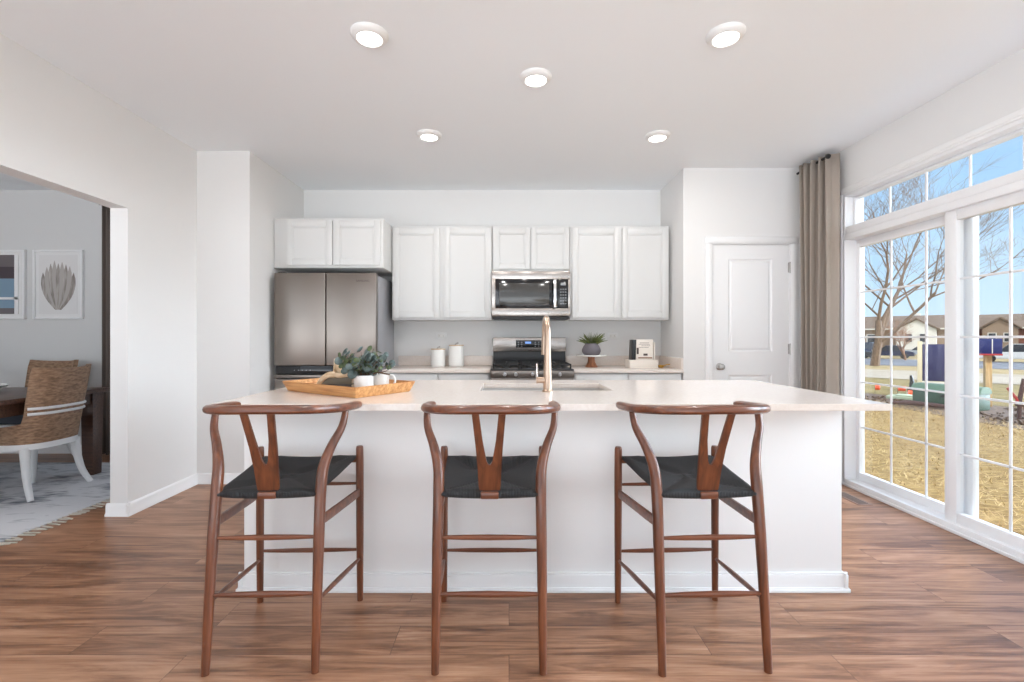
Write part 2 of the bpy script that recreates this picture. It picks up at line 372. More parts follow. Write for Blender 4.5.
def seat_mat():
    m = mat('woven_black_cord', (.014, .014, .016), .6); n = m.node_tree.nodes; L = m.node_tree.links; p = n['Principled BSDF']
    u = n.new('ShaderNodeUVMap'); wv = n.new('ShaderNodeTexWave'); wv.bands_direction = 'X'; wv.inputs['Scale'].default_value = 20; L.new(u.outputs[0], wv.inputs['Vector'])
    r = n.new('ShaderNodeValToRGB'); r.color_ramp.elements[0].color = (.006, .006, .007, 1); r.color_ramp.elements[1].color = (.030, .029, .031, 1); L.new(wv.outputs[0], r.inputs[0]); L.new(r.outputs[0], p.inputs['Base Color'])  # cord highlights put into the colour: crowns paler, grooves darker
    b = n.new('ShaderNodeBump'); b.inputs['Strength'].default_value = 1; b.inputs['Distance'].default_value = .006; L.new(wv.outputs[0], b.inputs['Height']); L.new(b.outputs[0], p.inputs['Normal'])
    return m
M['seat'] = seat_mat()

def glass():
    m = bpy.data.materials.new('window_glass'); m.use_nodes = True; n = m.node_tree.nodes; L = m.node_tree.links; n.clear()
    o = n.new('ShaderNodeOutputMaterial'); mxs = n.new('ShaderNodeMixShader'); tr = n.new('ShaderNodeBsdfTransparent'); gl = n.new('ShaderNodeBsdfGlossy'); gl.inputs['Roughness'].default_value = .01
    tr.inputs[0].default_value = (.97, .98, .98, 1); mxs.inputs[0].default_value = .05
    L.new(tr.outputs[0], mxs.inputs[1]); L.new(gl.outputs[0], mxs.inputs[2]); L.new(mxs.outputs[0], o.inputs[0]); return m
M['glass'] = glass()

# outdoors
M['straw'] = mat('straw_ground', (.4, .3, .15), .95, spec=.1, vary=((9, 30, 9), srgb(112, 86, 50), srgb(170, 142, 92)))
M['blade'] = mat('straw_blade', srgb(226, 196, 136), .8, vary=(3, srgb(160, 126, 76), srgb(216, 188, 132)))
M['mulch'] = mat('mulch', (.1, .06, .04), .95, bump=(14, 1), vary=(22, srgb(58, 46, 38), srgb(124, 98, 78)))
M['turf'] = mat('dormant_turf', (.3, .25, .13), .95, spec=.1, vary=(1.5, srgb(112, 98, 58), srgb(150, 130, 86)))
M['turf2'] = mat('pale_turf', (.3, .25, .13), .95, spec=.1, vary=(.8, srgb(140, 122, 84), srgb(172, 150, 110)))
M['concrete'] = mat('concrete_road', srgb(200, 186, 168), .9, vary=(.5, srgb(146, 130, 108), srgb(168, 152, 130)))
M['asphalt'] = mat('asphalt', srgb(128, 126, 128), .9, vary=(.6, srgb(92, 90, 92), srgb(118, 116, 118)))
M['bark'] = mat('bark', srgb(116, 96, 80), .9, vary=((20, 20, 4), srgb(84, 68, 56), srgb(150, 128, 108)))
M['bark2'] = mat('reddish_bark', srgb(160, 120, 92), .9)
M['boxgreen'] = mat('utility_green', srgb(62, 88, 72), .5)
M['lidgreen'] = mat('utility_green_lid', srgb(96, 122, 102), .5)
M['blue'] = mat('blue_panel', srgb(44, 44, 92), .5)
M['blue2'] = mat('blue_box_paint', srgb(36, 44, 104), .4)
M['redtrim'] = mat('red_trim', srgb(180, 60, 60), .5)
M['postwood'] = mat('raw_post_wood', srgb(206, 172, 122), .7, vary=((30, 30, 3), srgb(180, 140, 92), srgb(224, 192, 144)))
M['postcream'] = mat('cream_post', srgb(226, 212, 180), .6)
M['orange'] = mat('marking_orange', srgb(236, 92, 50), .6)
M['rust'] = mat('rusty_brown', srgb(84, 58, 54), .7)
M['red'] = mat('red_paint', srgb(176, 52, 46), .5)
M['slab'] = mat('pale_green_slab', srgb(176, 186, 160), .8)
M['brick'] = mat('brick_wall', srgb(150, 92, 72), .9, vary=(3, srgb(108, 62, 48), srgb(138, 88, 70)))
M['siding'] = mat('white_siding', srgb(226, 224, 218), .7)
M['tan'] = mat('tan_siding', srgb(150, 130, 112), .8)
M['roof'] = mat('brown_shingle', srgb(148, 128, 108), .9, vary=(2, srgb(104, 86, 72), srgb(128, 110, 92)))
M['hglass'] = mat('far_window', srgb(50, 54, 62), .2)
M['tyre'] = mat('tyre', (.02, .02, .02), .8)
for k, c in (('c_white', (225, 225, 225)), ('c_navy', (40, 50, 80)), ('c_blue', (54, 78, 120)), ('c_black', (34, 36, 42)), ('c_red', (170, 42, 46)), ('c_silver', (170, 176, 184))):
    M[k] = mat('car_paint_'+k[2:], srgb(*c), .25, coat=.5)

# ------------------------------------------------------------------ room shell
H = 2.743; XL = -2.575; XR = 2.74; YB = 4.90; YP = 4.265; YS = 3.878; XA = -2.14; XN = 1.582; Y0 = -2.0
XD = -6.6; YD0 = .7; OY0, OY1, OZ = .75, 3.176, 2.078; T = .12
WY0, WY1, WZ = 1.93, 3.856, 2.36
struct('floor', MB().box(XD-.1, XR+.16, Y0, YB+.1, -.12, 0), M['floor'], smooth=False)
struct('ceiling', MB().box(XD-.1, XR+.2, Y0, YB+.1, H, H+.15), M['ceil'], smooth=False)
lw = MB(); lw.box(XL-T, XL, OY1, YS+.1, 0, H); lw.box(XL-T, XL, OY0, OY1, OZ, H); lw.box(XL-T, XL, Y0, OY0, 0, H)
struct('wall_left', lw, M['wall'], smooth=False)
struct('wall_alcove', MB().box(XL, XA, YS, YS+.1, 0, H).box(XA-.1, XA, YS+.1, YB+.1, 0, H), M['wall'], smooth=False)
struct('wall_back', MB().box(XA, XN+.1, YB, YB+.1, 0, H), M['wall'], smooth=False)
DX0, DX1, DZ = 1.828, 2.564, 2.062
pw = MB(); pw.box(XN, XN+.1, YP+.1, YB, 0, H); pw.box(XN, DX0, YP, YP+.1, 0, H); pw.box(DX1, XR, YP, YP+.1, 0, H); pw.box(DX0, DX1, YP, YP+.1, DZ, H)
struct('wall_pantry', pw, M['wall'], smooth=False)
rw = MB(); rw.box(XR, XR+.16, WY1, YP+.1, 0, H); rw.box(XR, XR+.16, WY0, WY1, WZ, H); rw.box(XR, XR+.16, 1.72, WY0, 0, H); rw.box(XR, XR+.16, -1.7, 1.72, WZ, H); rw.box(XR, XR+.16, Y0, -1.7, 0, H)
struct('wall_right', rw, M['wall'], smooth=False)
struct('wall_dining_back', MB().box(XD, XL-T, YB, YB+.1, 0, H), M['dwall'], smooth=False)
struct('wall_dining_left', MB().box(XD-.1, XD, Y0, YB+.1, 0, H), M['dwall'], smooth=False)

def bboard(name, segs):
    b = MB()
    for (x0, y0, x1, y1, nx, ny) in segs:   # run on the wall from p0 to p1 with normal n
        d = Vector((x1-x0, y1-y0, 0)); L = d.length; d.normalize()
        m = Matrix(((d.x, nx, 0, x0), (d.y, ny, 0, y0), (0, 0, 1, 0), (0, 0, 0, 1)))
        # profile in (depth, z) extruded along the run
        prof = [(0, 0), (.022, 0), (.022, .012), (.014, .022), (.013, .070), (.008, .082), (0, .086)]
        t = bmesh.new(); A = [t.verts.new((0, p[0], p[1])) for p in prof]; B = [t.verts.new((L, p[0], p[1])) for p in prof]
        k = len(prof)
        for i in range(k): t.faces.new((A[i], A[(i+1) % k], B[(i+1) % k], B[i]))
        t.faces.new(A[::-1]); t.faces.new(B)
        bmesh.ops.transform(t, matrix=m, verts=t.verts); bmesh.ops.recalc_face_normals(t, faces=t.faces); b.merge(t)
    return struct(name, b, M['trim'], ang=50)
bboard('baseboard_left', [(XL, OY1-.02, XL, YS, 1, 0), (XL-T-.02, OY1, XL+.02, OY1, 0, -1), (XL, Y0, XL, OY0, 1, 0)])
bboard('baseboard_alcove', [(XL, YS, XA+.02, YS, 0, -1), (XA, YS-.02, XA, 4.16, 1, 0)])
bboard('baseboard_pantry', [(XN, YP, 1.785, YP, 0, -1), (2.614, YP, XR, YP, 0, -1)])
bboard('baseboard_right', [(XR, 1.73, XR, WY0-.01, -1, 0), (XR, WY1+.02, XR, YP, -1, 0)])
bboard('baseboard_dining', [(XD, YB, XL-T, YB, 0, -1)])

# ---- sliding glass door (door_1) with the transom above (window_1)
def gridlines(b, X, y0, y1, z0, z1, ny, nz, w=.014, d=.005):
    for i in range(1, ny):
        y = y0+(y1-y0)*i/ny; b.box(X-d, X+d, y-w/2, y+w/2, z0, z1, .003)
    for j in range(1, nz):
        z = z0+(z1-z0)*j/nz; b.box(X-d, X+d, y0, y1, z-w/2, z+w/2, .003)
def ringx(b, x0, x1, y0, y1, z0, z1, wy, wz0, wz1, bev=.004):
    b.box(x0, x1, y0, y0+wy, z0, z1, bev); b.box(x0, x1, y1-wy, y1, z0, z1, bev)
    b.box(x0, x1, y0+wy, y1-wy, z0, z0+wz0, bev); b.box(x0, x1, y0+wy, y1-wy, z1-wz1, z1, bev)
d1 = bpy.data.objects.new('door_1', None); C.objects.link(d1); d1.location = (2.8, 2.9, 0); d1['kind'] = 'structure'
tag(d1, 'white sliding glass patio door with gridded panes in the right wall', 'patio door')
b = MB(); ringx(b, 2.735, 2.90, WY0, WY1, 0, 2.045, .025, .055, .05); b.box(2.725, 2.76, WY0-.01, WY1+.01, 0, .02, .004); b.build('door_frame', M['vinyl'], d1)
fx = MB(); ringx(fx, 2.83, 2.872, 2.87, WY1-.012, .05, 2.0, .045, .065, .065); fx.box(2.83, 2.872, 2.91, 2.945, .05, 2.0, .004); fx = fx.build('fixed_panel', M['vinyl'], d1)
g = MB(); gridlines(g, 2.85, 2.915, WY1-.057, .115, 1.935, 3, 5); g.build('muntin_grid', M['vinyl'], fx)
MB().box(2.848, 2.852, 2.91, WY1-.052, .11, 1.94).build('pane', M['glass'], fx, smooth=False)
sp = MB(); ringx(sp, 2.765, 2.812, WY0+.02, 2.985, .045, 2.0, .08, .075, .07); sp = sp.build('sliding_panel', M['vinyl'], d1)
g = MB(); gridlines(g, 2.79, WY0+.10, 2.905, .12, 1.93, 3, 5); g.build('muntin_grid', M['vinyl'], sp)
MB().box(2.788, 2.792, WY0+.09, 2.915, .115, 1.935).build('pane', M['glass'], sp, smooth=False)
MB().box(2.735, 2.765, WY0+.045, WY0+.075, .9, 1.15, .01).build('door_handle', M['plastic'], sp)
w1 = bpy.data.objects.new('window_1', None); C.objects.link(w1); w1.location = (2.8, 2.9, 2.05); w1['kind'] = 'structure'
tag(w1, 'white transom window with a single row of panes above the sliding door', 'window')
b = MB(); ringx(b, 2.735, 2.89, WY0, WY1, 2.045, 2.385, .03, .055, .038); ringx(b, 2.80, 2.86, WY0+.03, WY1-.03, 2.10, 2.347, .022, .018, .018); b.build('window_frame', M['vinyl'], w1)
g = MB(); gridlines(g, 2.84, WY0+.05, WY1-.05, 2.115, 2.33, 6, 1); g.build('muntin_grid', M['vinyl'], w1)
MB().box(2.838, 2.842, WY0+.045, WY1-.045, 2.11, 2.335).build('pane', M['glass'], w1, smooth=False)
b = MB(); b.box(2.722, XR+.002, WY0-.05, WY1+.03, 2.385, 2.42, .006); b.box(2.728, XR+.002, WY0-.05, WY1+.03, 2.372, 2.388, .004); b.build('head_casing', M['trim'], w1)
# added glazed opening out of view beside the camera, lets more side light in
w2 = bpy.data.objects.new('added_window', None); C.objects.link(w2); w2.location = (2.8, 0, 0); w2['kind'] = 'structure'
tag(w2, 'unseen tall white window added in the right wall to let in side light', 'window')
b = MB(); ringx(b, 2.735, 2.89, -1.7, 1.72, 0, 2.385, .05, .06, .05)
for y in (-.56, .58): b.box(2.78, 2.87, y-.04, y+.04, .06, 2.335, .004)
b.build('window_frame', M['vinyl'], w2)
MB().box(2.838, 2.842, -1.65, 1.67, .06, 2.335).build('pane', M['glass'], w2, smooth=False)
struct('trim_1', MB().box(2.728, XR+.005, WY1, WY1+.03, 0, 2.39, .005), M['trim'])

# ---- pantry door (door_2)
d2 = bpy.data.objects.new('door_2', None); C.objects.link(d2); d2.location = (2.2, YP, 0); d2['kind'] = 'structure'
tag(d2, 'white two panel pantry door with a satin knob', 'door')
b = MB()
for x0, x1 in ((1.778, 1.84), (2.552, 2.614)):
    b.box(x0, x1, YP-.016, YP-.001, 0, 2.054, .004); b.box(x0+.012, x1-.012, YP-.022, YP-.012, 0, 2.054, .003)
b.box(1.778, 2.614, YP-.0165, YP-.001, 2.055, 2.118, .004); b.box(1.79, 2.602, YP-.0225, YP-.012, 2.066, 2.107, .003)
b.build('door_casing', M['trim'], d2)
b = MB(); b.box(1.83, 1.843, YP, YP+.1, 0, DZ); b.box(2.549, 2.562, YP, YP+.1, 0, DZ); b.box(1.83, 2.562, YP, YP+.1, 2.049, DZ); b.build('door_jamb', M['trim'], d2, smooth=False)
YF = YP+.012
def panel_face(b, x0, x1, z0, z1, y, holes, th=.035):
    xs = sorted({x0, x1, *[h[0] for h in holes], *[h[1] for h in holes]}); zs = sorted({z0, z1, *[h[2] for h in holes], *[h[3] for h in holes]})
    for a, c in zip(xs, xs[1:]):
        for d, f in zip(zs, zs[1:]):
            if any(h[0] <= a and c <= h[1] and h[2] <= d and f <= h[3] for h in holes): continue
            b.quad((a, y, d), (c, y, d), (c, y, f), (a, y, f))
    for h in holes:
        st = [(0, 0), (.012, .010), (.020, .011), (.034, .004), (.042, .004)]
        for (i0, dd0), (i1, dd1) in zip(st, st[1:]):
            P = lambda i, dd: [(h[0]+i, y+dd, h[2]+i), (h[1]-i, y+dd, h[2]+i), (h[1]-i, y+dd, h[3]-i), (h[0]+i, y+dd, h[3]-i)]
            A, B = P(i0, dd0), P(i1, dd1)
            for k in range(4): b.quad(A[k], A[(k+1) % 4], B[(k+1) % 4], B[k])
        i, dd = st[-1]; b.quad(*P(i, dd))
    # rim and back
    b.quad((x0, y, z0), (x0, y+th, z0), (x0, y+th, z1), (x0, y, z1)); b.quad((x1, y, z0), (x1, y, z1), (x1, y+th, z1), (x1, y+th, z0))
    b.quad((x0, y, z1), (x0, y+th, z1), (x1, y+th, z1), (x1, y, z1)); b.quad((x0, y, z0), (x1, y, z0), (x1, y+th, z0), (x0, y+th, z0))
    b.quad((x0, y+th, z0), (x1, y+th, z0), (x1, y+th, z1), (x0, y+th, z1))
b = MB(); panel_face(b, 1.846, 2.546, .012, 2.046, YF, [(1.995, 2.395, 1.075, 1.92), (1.995, 2.395, .21, .865)])
bmesh.ops.remove_doubles(b.b, verts=b.b.verts, dist=.0005)
b.build('door_leaf', M['trim'], d2, ang=20)
b = MB(); b.lathe([(0, 0), (.032, 0), (.032, .006), (.014, .012), (.012, .030), (.022, .038), (.028, .048), (.027, .060), (.016, .068), (0, .069)], (1.913, YF, .94), 24, Matrix.Rotation(R(90), 4, 'X')); b.build('door_knob', M['knobmetal'], d2)
for z in (1.84, 1.10, .22):
    MB().box(2.538, 2.562, YP-.006, YF+.004, z-.045, z+.045, .002).tube([(2.549, YP-.006, z-.05), (2.549, YP-.006, z+.05)], .006, 8).build('hinge', M['knobmetal'], d2)
MB().box(1.841, 1.849, YF-.004, YF+.01, .92, .97, .001).build('latch', M['knobmetal'], d2)

# ------------------------------------------------------------------ ceiling lights
lights = [((-.708, 2.386), 'round recessed ceiling light glowing white, front left above the left stool'),
          ((1.10, 2.386), 'round recessed ceiling light glowing white, front right nearest the window'),
          ((.158, 2.774), 'round recessed ceiling light glowing white in the middle of the five, over the island'),
          ((-.604, 3.56), 'round recessed ceiling light glowing white, rear left in front of the fridge'),
          ((1.13, 3.577), 'round recessed ceiling light glowing white, rear right in front of the pantry wall')]
proto = thing('ceiling_light', lights[0][1], 'ceiling light', (*lights[0][0], H), group='recessed ceiling lights')
MB().lathe([(.094, 0), (.094, -.006), (.086, -.018), (.070, -.028), (.064, -.028), (.061, -.022), (.061, -.004), (.075, 0)], n=40).build('light_trim', M['plastic'], proto, local=True)
MB().lathe([(0, -.024), (.040, -.0238), (.060, -.021), (.0605, -.012), (0, -.012)], n=32).build('lens', M['lens'], proto, local=True)
al = bpy.data.lights.new('lamp_glow', 'AREA'); al.shape = 'DISK'; al.size = .12; al.energy = LAMP_W; al.color = (1, .98, .96)
ao = bpy.data.objects.new('lamp_glow', al); C.objects.link(ao); ao.parent = proto; ao.location = (0, 0, -.032)
for (x, y), lb in lights[1:]: dup(proto, (x, y, H), 0, lb)

# ------------------------------------------------------------------ island
isl = thing('kitchen_island', 'long white painted kitchen island standing on the wood floor behind the stools', 'kitchen island', (.16, 2.7, 0))
IX0, IX1, IY0, IY1 = -1.262, 1.585, 2.238, 3.17
b = MB(); b.box(IX0, IX1, IY0, IY0+.115, 0, .872, .003); b.box(IX0, IX0+.02, IY0+.115, IY1, 0, .882); b.box(IX1-.02, IX1, IY0+.115, IY1, 0, .882)
b.box(IX0+.02, IX1-.02, IY1-.02, IY1, .1, .882); b.box(IX0+.02, IX1-.02, IY1-.09, IY1-.07, 0, .1); b.box(IX0+.02, IX1-.02, IY0+.115, IY1-.02, .1, .118)
b.build('body', M['island'], isl)
b = MB(); b.box(IX0-.003, IX1+.003, IY0-.003, IY0+.118, .858, .8835, .003); b.build('top_rail', M['island'], isl)
t = MB()
for (x0, y0, x1, y1, nx, ny) in ((IX0-.022, IY0, IX1+.022, IY0, 0, -1), (IX1, IY0-.022, IX1, IY1-.1, 1, 0), (IX0, IY0-.022, IX0, IY1-.1, -1, 0)):
    d = Vector((x1-x0, y1-y0, 0)); L = d.length; d.normalize(); m = Matrix(((d.x, nx, 0, x0), (d.y, ny, 0, y0), (0, 0, 1, 0), (0, 0, 0, 1)))
    for (dd, z0, z1) in ((.014, 0, .078), (.009, .078, .088), (.028, 0, .014), (.022, .014, .020)):
        t.box(0, L, 0, dd, z0, z1, .002, m=m)
t.build('baseboard', M['trim'], isl)
for k in range(4):
    x0 = IX0+.03+k*.70; MB().box(x0, x0+.68, IY1, IY1+.02, .12, .70, .003).build('door', M['cab'], isl); MB().box(x0, x0+.68, IY1, IY1+.02, .715, .875, .003).build('drawer', M['cab'], isl)
# worktop with the sink cut-out
CX0, CX1, CY0, CY1, CZ0, CZ1 = -1.30, 1.66, 2.036, 3.20, .884, .914
SX0, SX1, SY0, SY1 = -.16, .565, 2.56, 2.965
ct = MB(); xs = [CX0, SX0, SX1, CX1]; ys = [CY0, SY0, SY1, CY1]
fs = []
vv = {(i, j): ct.b.verts.new((xs[i], ys[j], CZ0)) for i in range(4) for j in range(4)}
for i in range(3):
    for j in range(3):
        if (i, j) != (1, 1): fs.append(ct.b.faces.new((vv[i, j], vv[i+1, j], vv[i+1, j+1], vv[i, j+1])))
r = bmesh.ops.extrude_face_region(ct.b, geom=fs); bmesh.ops.translate(ct.b, vec=(0, 0, CZ1-CZ0), verts=[v for v in r['geom'] if isinstance(v, bmesh.types.BMVert)])
bmesh.ops.recalc_face_normals(ct.b, faces=ct.b.faces)
ed = [e_ for e_ in ct.b.edges if len(e_.link_faces) == 2 and e_.calc_face_angle(0) > .5]
bmesh.ops.bevel(ct.b, geom=ed, offset=.003, segments=2, affect='EDGES')
tag(ct.build('island_countertop', M['quartz']), 'pale quartz worktop with sink cut-out lying on the white island', 'countertop')
# sink
sk = thing('kitchen_sink', 'undermounted steel basin sink set in the island worktop', 'sink', (.2, 2.76, .66))
b = MB(); x0, x1, y0, y1 = SX0-.006, SX1+.006, SY0-.006, SY1+.006; zt, zb = .883, .66
b.box(x0-.02, x1+.02, y0-.02, y0, zt-.003, zt); b.box(x0-.02, x1+.02, y1, y1+.02, zt-.003, zt)
b.box(x0-.003, x0, y0, y1, zb, zt); b.box(x1, x1+.003, y0, y1, zb, zt); b.box(x0, x1, y0-.003, y0, zb, zt); b.box(x0, x1, y1, y1+.003, zb, zt); b.box(x0, x1, y0, y1, zb-.003, zb)
b.build('basin', M['basin'], sk, smooth=False)
MB().lathe([(0, .004), (.03, .003), (.042, .004), (.045, .001), (.045, 0), (0, 0)], (.2, 2.76, zb), 24).build('drain', M['chrome'], sk)
# faucet
FX, FY = .205, 2.50
fc = thing('kitchen_faucet', 'tall champagne bronze gooseneck faucet standing on the island by the sink', 'faucet', (FX, FY, CZ1))
MB().lathe([(0, 0), (.029, 0), (.029, .008), (.024, .014), (.0225, .05), (.0215, .12), (.018, .2), (0, .2)], n=24).build('base', M['bronze'], fc, local=True)
b = MB(); pts = [(0, 0, .12), (0, 0, .20), (0, 0, .28)]
for k in range(1, 13):
    a = PI*k/12*1.02; pts.append((0, .10-.10*math.cos(a), .295+.10*math.sin(a)))
b.tube(pts, [.0185]*2+[.0165]*13, 14); b.build('neck', M['bronze'], fc, local=True)
b = MB(); b.tube([(0, .2, .31), (.0, .202, .27), (0, .204, .19)], [.0165, .019, .020], 14); b.build('spray_head', M['bronze'], fc, local=True)
hd = MB().tube([(-.005, 0, .062), (-.052, 0, .062)], .0165, 14).tube([(-.052, 0, .062), (-.060, 0, .062)], .018, 14).build('valve', M['bronze'], fc, local=True)
MB().tube([(-.054, 0, .07), (-.056, -.002, .11), (-.056, -.004, .150)], [.006, .0055, .006], 10).build('lever', M['chrome'], hd, local=True)

# ------------------------------------------------------------------ cabinets
def shaker(b, x0, x1, z0, z1, y, fr=.058, th=.02):
    """door whose front is at y, with a recessed centre panel"""
    b.box(x0, x0+fr, y, y+th, z0, z1, .002); b.box(x1-fr, x1, y, y+th, z0, z1, .002)
    b.box(x0+fr, x1-fr, y, y+th, z0, z0+fr, .002); b.box(x0+fr, x1-fr, y, y+th, z1-fr, z1, .002)
    f = fr
    b.box(x0+f, x1-f, y+.009, y+th, z0+f, z1-f)
    for (a, c, d, e2) in ((x0+f, x0+f+.010, z0+f, z1-f), (x1-f-.010, x1-f, z0+f, z1-f), (x0+f+.01, x1-f-.01, z0+f, z0+f+.01), (x0+f+.01, x1-f-.01, z1-f-.01, z1-f)):
        b.box(a, c, y+.004, y+.012, d, e2, .003)
def upper(name, label, x0, x1, z0, z1, yf, doors, cat='upper cabinet', fr=.058):
    t = thing(name, label, cat, ((x0+x1)/2, YB, z0), group='white wall cabinets over the kitchen counter')
    MB().box(x0+.001, x1-.001, yf+.02, YB, z0, z1, .003).build('body', M['cab'], t)
    for a, c in doors:
        b = MB(); shaker(b, a, c, z0+.022, z1-.022, yf, fr); b.build('door', M['cab'], t)
    return t
UZ0, UZ1 = 1.375, 2.286; UY = 4.57-.02
upper('wall_cabinet', 'white two-door cabinet above the refrigerator, deeper than its neighbours', -2.135, -1.1395, 1.838, UZ1, 4.25, [(-2.02, -1.6), (-1.588, -1.166)])
upper('wall_cabinet', 'tall white two-door wall cabinet between the refrigerator and the microwave', -1.1375, -.163, UZ0, UZ1, UY, [(-1.127, -.672), (-.632, -.172)])
upper('wall_cabinet', 'short white two-door wall cabinet directly above the microwave', -.161, .590, 1.846, UZ1, UY, [(-.147, .205), (.214, .583)], fr=.05)
upper('wall_cabinet', 'tall white two-door wall cabinet right of the microwave, above the grey potted plant', 0.592, 1.556, UZ0, UZ1, UY, [(.612, 1.078), (1.098, 1.540)])

BY = 4.27; BCF = 4.25
def base(label, x0, x1, splits):
    t = thing('base_cabinet', label, 'base cabinet', ((x0+x1)/2, 4.5, 0), group='white base cabinets along the back wall')
    MB().box(x0, x1, BY+.02, YB-.004, .1, .884, .002).box(x0+.01, x1-.01, BY+.09, YB-.004, 0, .1).build('body', M['cab'], t)
    for a, c in splits:
        MB().box(a, c, BY, BY+.02, .715, .872, .003).build('drawer', M['cab'], t)
        b = MB(); shaker(b, a, c, .115, .70, BY); b.build('door', M['cab'], t)
    return t
RX0, RX1 = -.166, .584
base('white base cabinet with drawers between refrigerator and range', -1.137, RX0-.006, [(-1.125, -.65), (-.635, RX0-.02)])
base('white base cabinet with drawers right of the range, under the cake stand', RX1+.006, XN-.006, [(RX1+.02, 1.072), (1.09, XN-.02)])
def counter(label, x0, x1, side):
    t = thing('countertop', label, 'countertop', ((x0+x1)/2, 4.5, .884))
    MB().box(x0, x1, BCF, YB-.001, .884, .914, .003).build('slab', M['quartz'], t)
    MB().box(x0, x1, YB-.021, YB-.001, .914, 1.016, .003).build('backsplash', M['quartz'], t)
    if side: MB().box(x1-.02, x1, BCF+.01, YB-.021, .914, 1.016, .003).build('side_splash', M['quartz'], t)
counter('pale quartz counter holding the two white canisters, left of the range', -1.15, RX0-.005, 0)
counter('pale quartz counter with side splash holding the cake stand, right of the range', RX1+.005, XN-.001, 1)
def outlet(x, z, label):
    t = thing('wall_outlet', label, 'outlet', (x, YB, z), group='outlets on the backsplash wall')
    MB().box(x-.057, x+.057, YB-.006, YB, z-.035, z+.035, .003).build('cover_plate', M['plastic'], t)
    MB().box(x-.034, x+.034, YB-.008, YB-.005, z-.017, z+.017, .002).build('socket', M['white'], t)
    for s in (-.02, .02):
        for d in (-.005, .005): MB().box(x+s-.004, x+s+.004, YB-.0086, YB-.0078, z+d-.001, z+d+.001).build('slot', M['ink'], t)
outlet(-.705, 1.222, 'white wall outlet above the two canisters'); outlet(1.08, 1.222, 'white wall outlet between the potted plant and the cookbooks')

# ------------------------------------------------------------------ refrigerator
fr = thing('refrigerator', 'stainless french-door refrigerator under the deep corner cabinet', 'refrigerator', (-1.635, 4.5, 0))
fx0, fx1, fy = -2.089, -1.182, 4.178
MB().box(fx0+.004, fx1-.004, fy+.075, YB-.05, .02, 1.765, .004).build('body', M['greymetal'], fr)
for x in (fx0+.06, fx1-.06):
    for y in (fy+.13, YB-.12): MB().tube([(x, y, 0), (x, y, .025)], .02, 10).build('foot', M['black'], fr)
xm = -1.630
dl = MB().box(fx0, xm-.004, fy, fy+.065, .955, 1.78, .006, 3).build('door', M['steel'], fr)
dr = MB().box(xm+.004, fx1, fy, fy+.065, .955, 1.78, .006, 3).build('door', M['steel'], fr)
text('SAMSUNG', .026, M['ink'], 'badge', dr, at(-1.30, fy-.0006, 1.708))
MB().box(fx0+.006, fx1-.006, fy+.02, fy+.07, .875, .952, .003).build('recessed_handle', M['blackglass'], fr)
for k in range(5): MB().box(-1.92+k*.035, -1.912+k*.035, fy+.0186, fy+.0202, .909, .915).build('indicator', M['lcdw'], fr)
MB().box(fx0, fx1, fy, fy+.065, .845, .872, .004).box(fx0, fx1, fy+.004, fy+.065, .47, .835, .006, 3).build('drawer', M['steel'], fr)
MB().box(fx0, fx1, fy, fy+.065, .07, .455, .006, 3).build('drawer', M['steel'], fr)
for x in (fx0+.05, fx1-.05): MB().box(x-.03, x+.03, fy+.03, fy+.13, 1.781, 1.793, .004).build('hinge_cover', M['black'], fr)

# ------------------------------------------------------------------ microwave
mw = thing('microwave', 'stainless over-the-range microwave hanging under the short wall cabinet', 'microwave', (.2075, 4.7, 1.375))
mx0, mx1, my, mz0, mz1 = -.166, .588, 4.50, 1.378, 1.842
MB().box(mx0, mx1, my+.035, YB-.002, mz0+.03, mz1, .003).build('body', M['steel2'], mw)
MB().box(mx0+.01, mx1-.01, my+.02, YB-.02, mz0, mz0+.03, .008).build('vent_bottom', M['black'], mw)
dx1 = .44
b = MB(); z0, z1 = mz0+.034, mz1-.002; hx0, hx1, hz0, hz1 = -.130, .418, 1.484, 1.763
b.box(mx0, mx1, my, my+.035, hz1, z1, .004); b.box(mx0, mx1, my, my+.035, z0, hz0, .004); b.box(mx0, hx0, my, my+.035, hz0, hz1, .003); b.box(.567, mx1, my, my+.035, hz0, hz1, .003)
b.build('door_frame', M['steel2'], mw)
MB().box(hx0, .470, my+.004, my+.034, hz0, hz1, .002).build('door_glass', M['blackglass'], mw)
MB().box(hx0+.035, .385, my+.0025, my+.006, hz0+.035, hz1-.035, .002).build('window_mesh', M['mwglass'], mw)
b = MB(); b.box(.424, .452, my-.036, my-.022, hz0+.004, hz1-.004, .006); b.box(.428, .448, my-.024, my+.006, hz0+.02, hz0+.04, .003); b.box(.428, .448, my-.024, my+.006, hz1-.04, hz1-.02, .003); b.build('handle', M['chrome'], mw)
cp = MB().box(.474, .565, my+.003, my+.034, hz0, hz1, .002).build('control_panel', M['blackglass'], mw)
MB().box(.495, .545, my+.0015, my+.004, 1.705, 1.730).build('display', M['lcdw'], cp)
for i in range(3):
    for j in range(6): MB().box(.490+i*.023, .504+i*.023, my+.002, my+.004, 1.525+j*.028, 1.531+j*.028).build('button', M['lcdw'], cp)

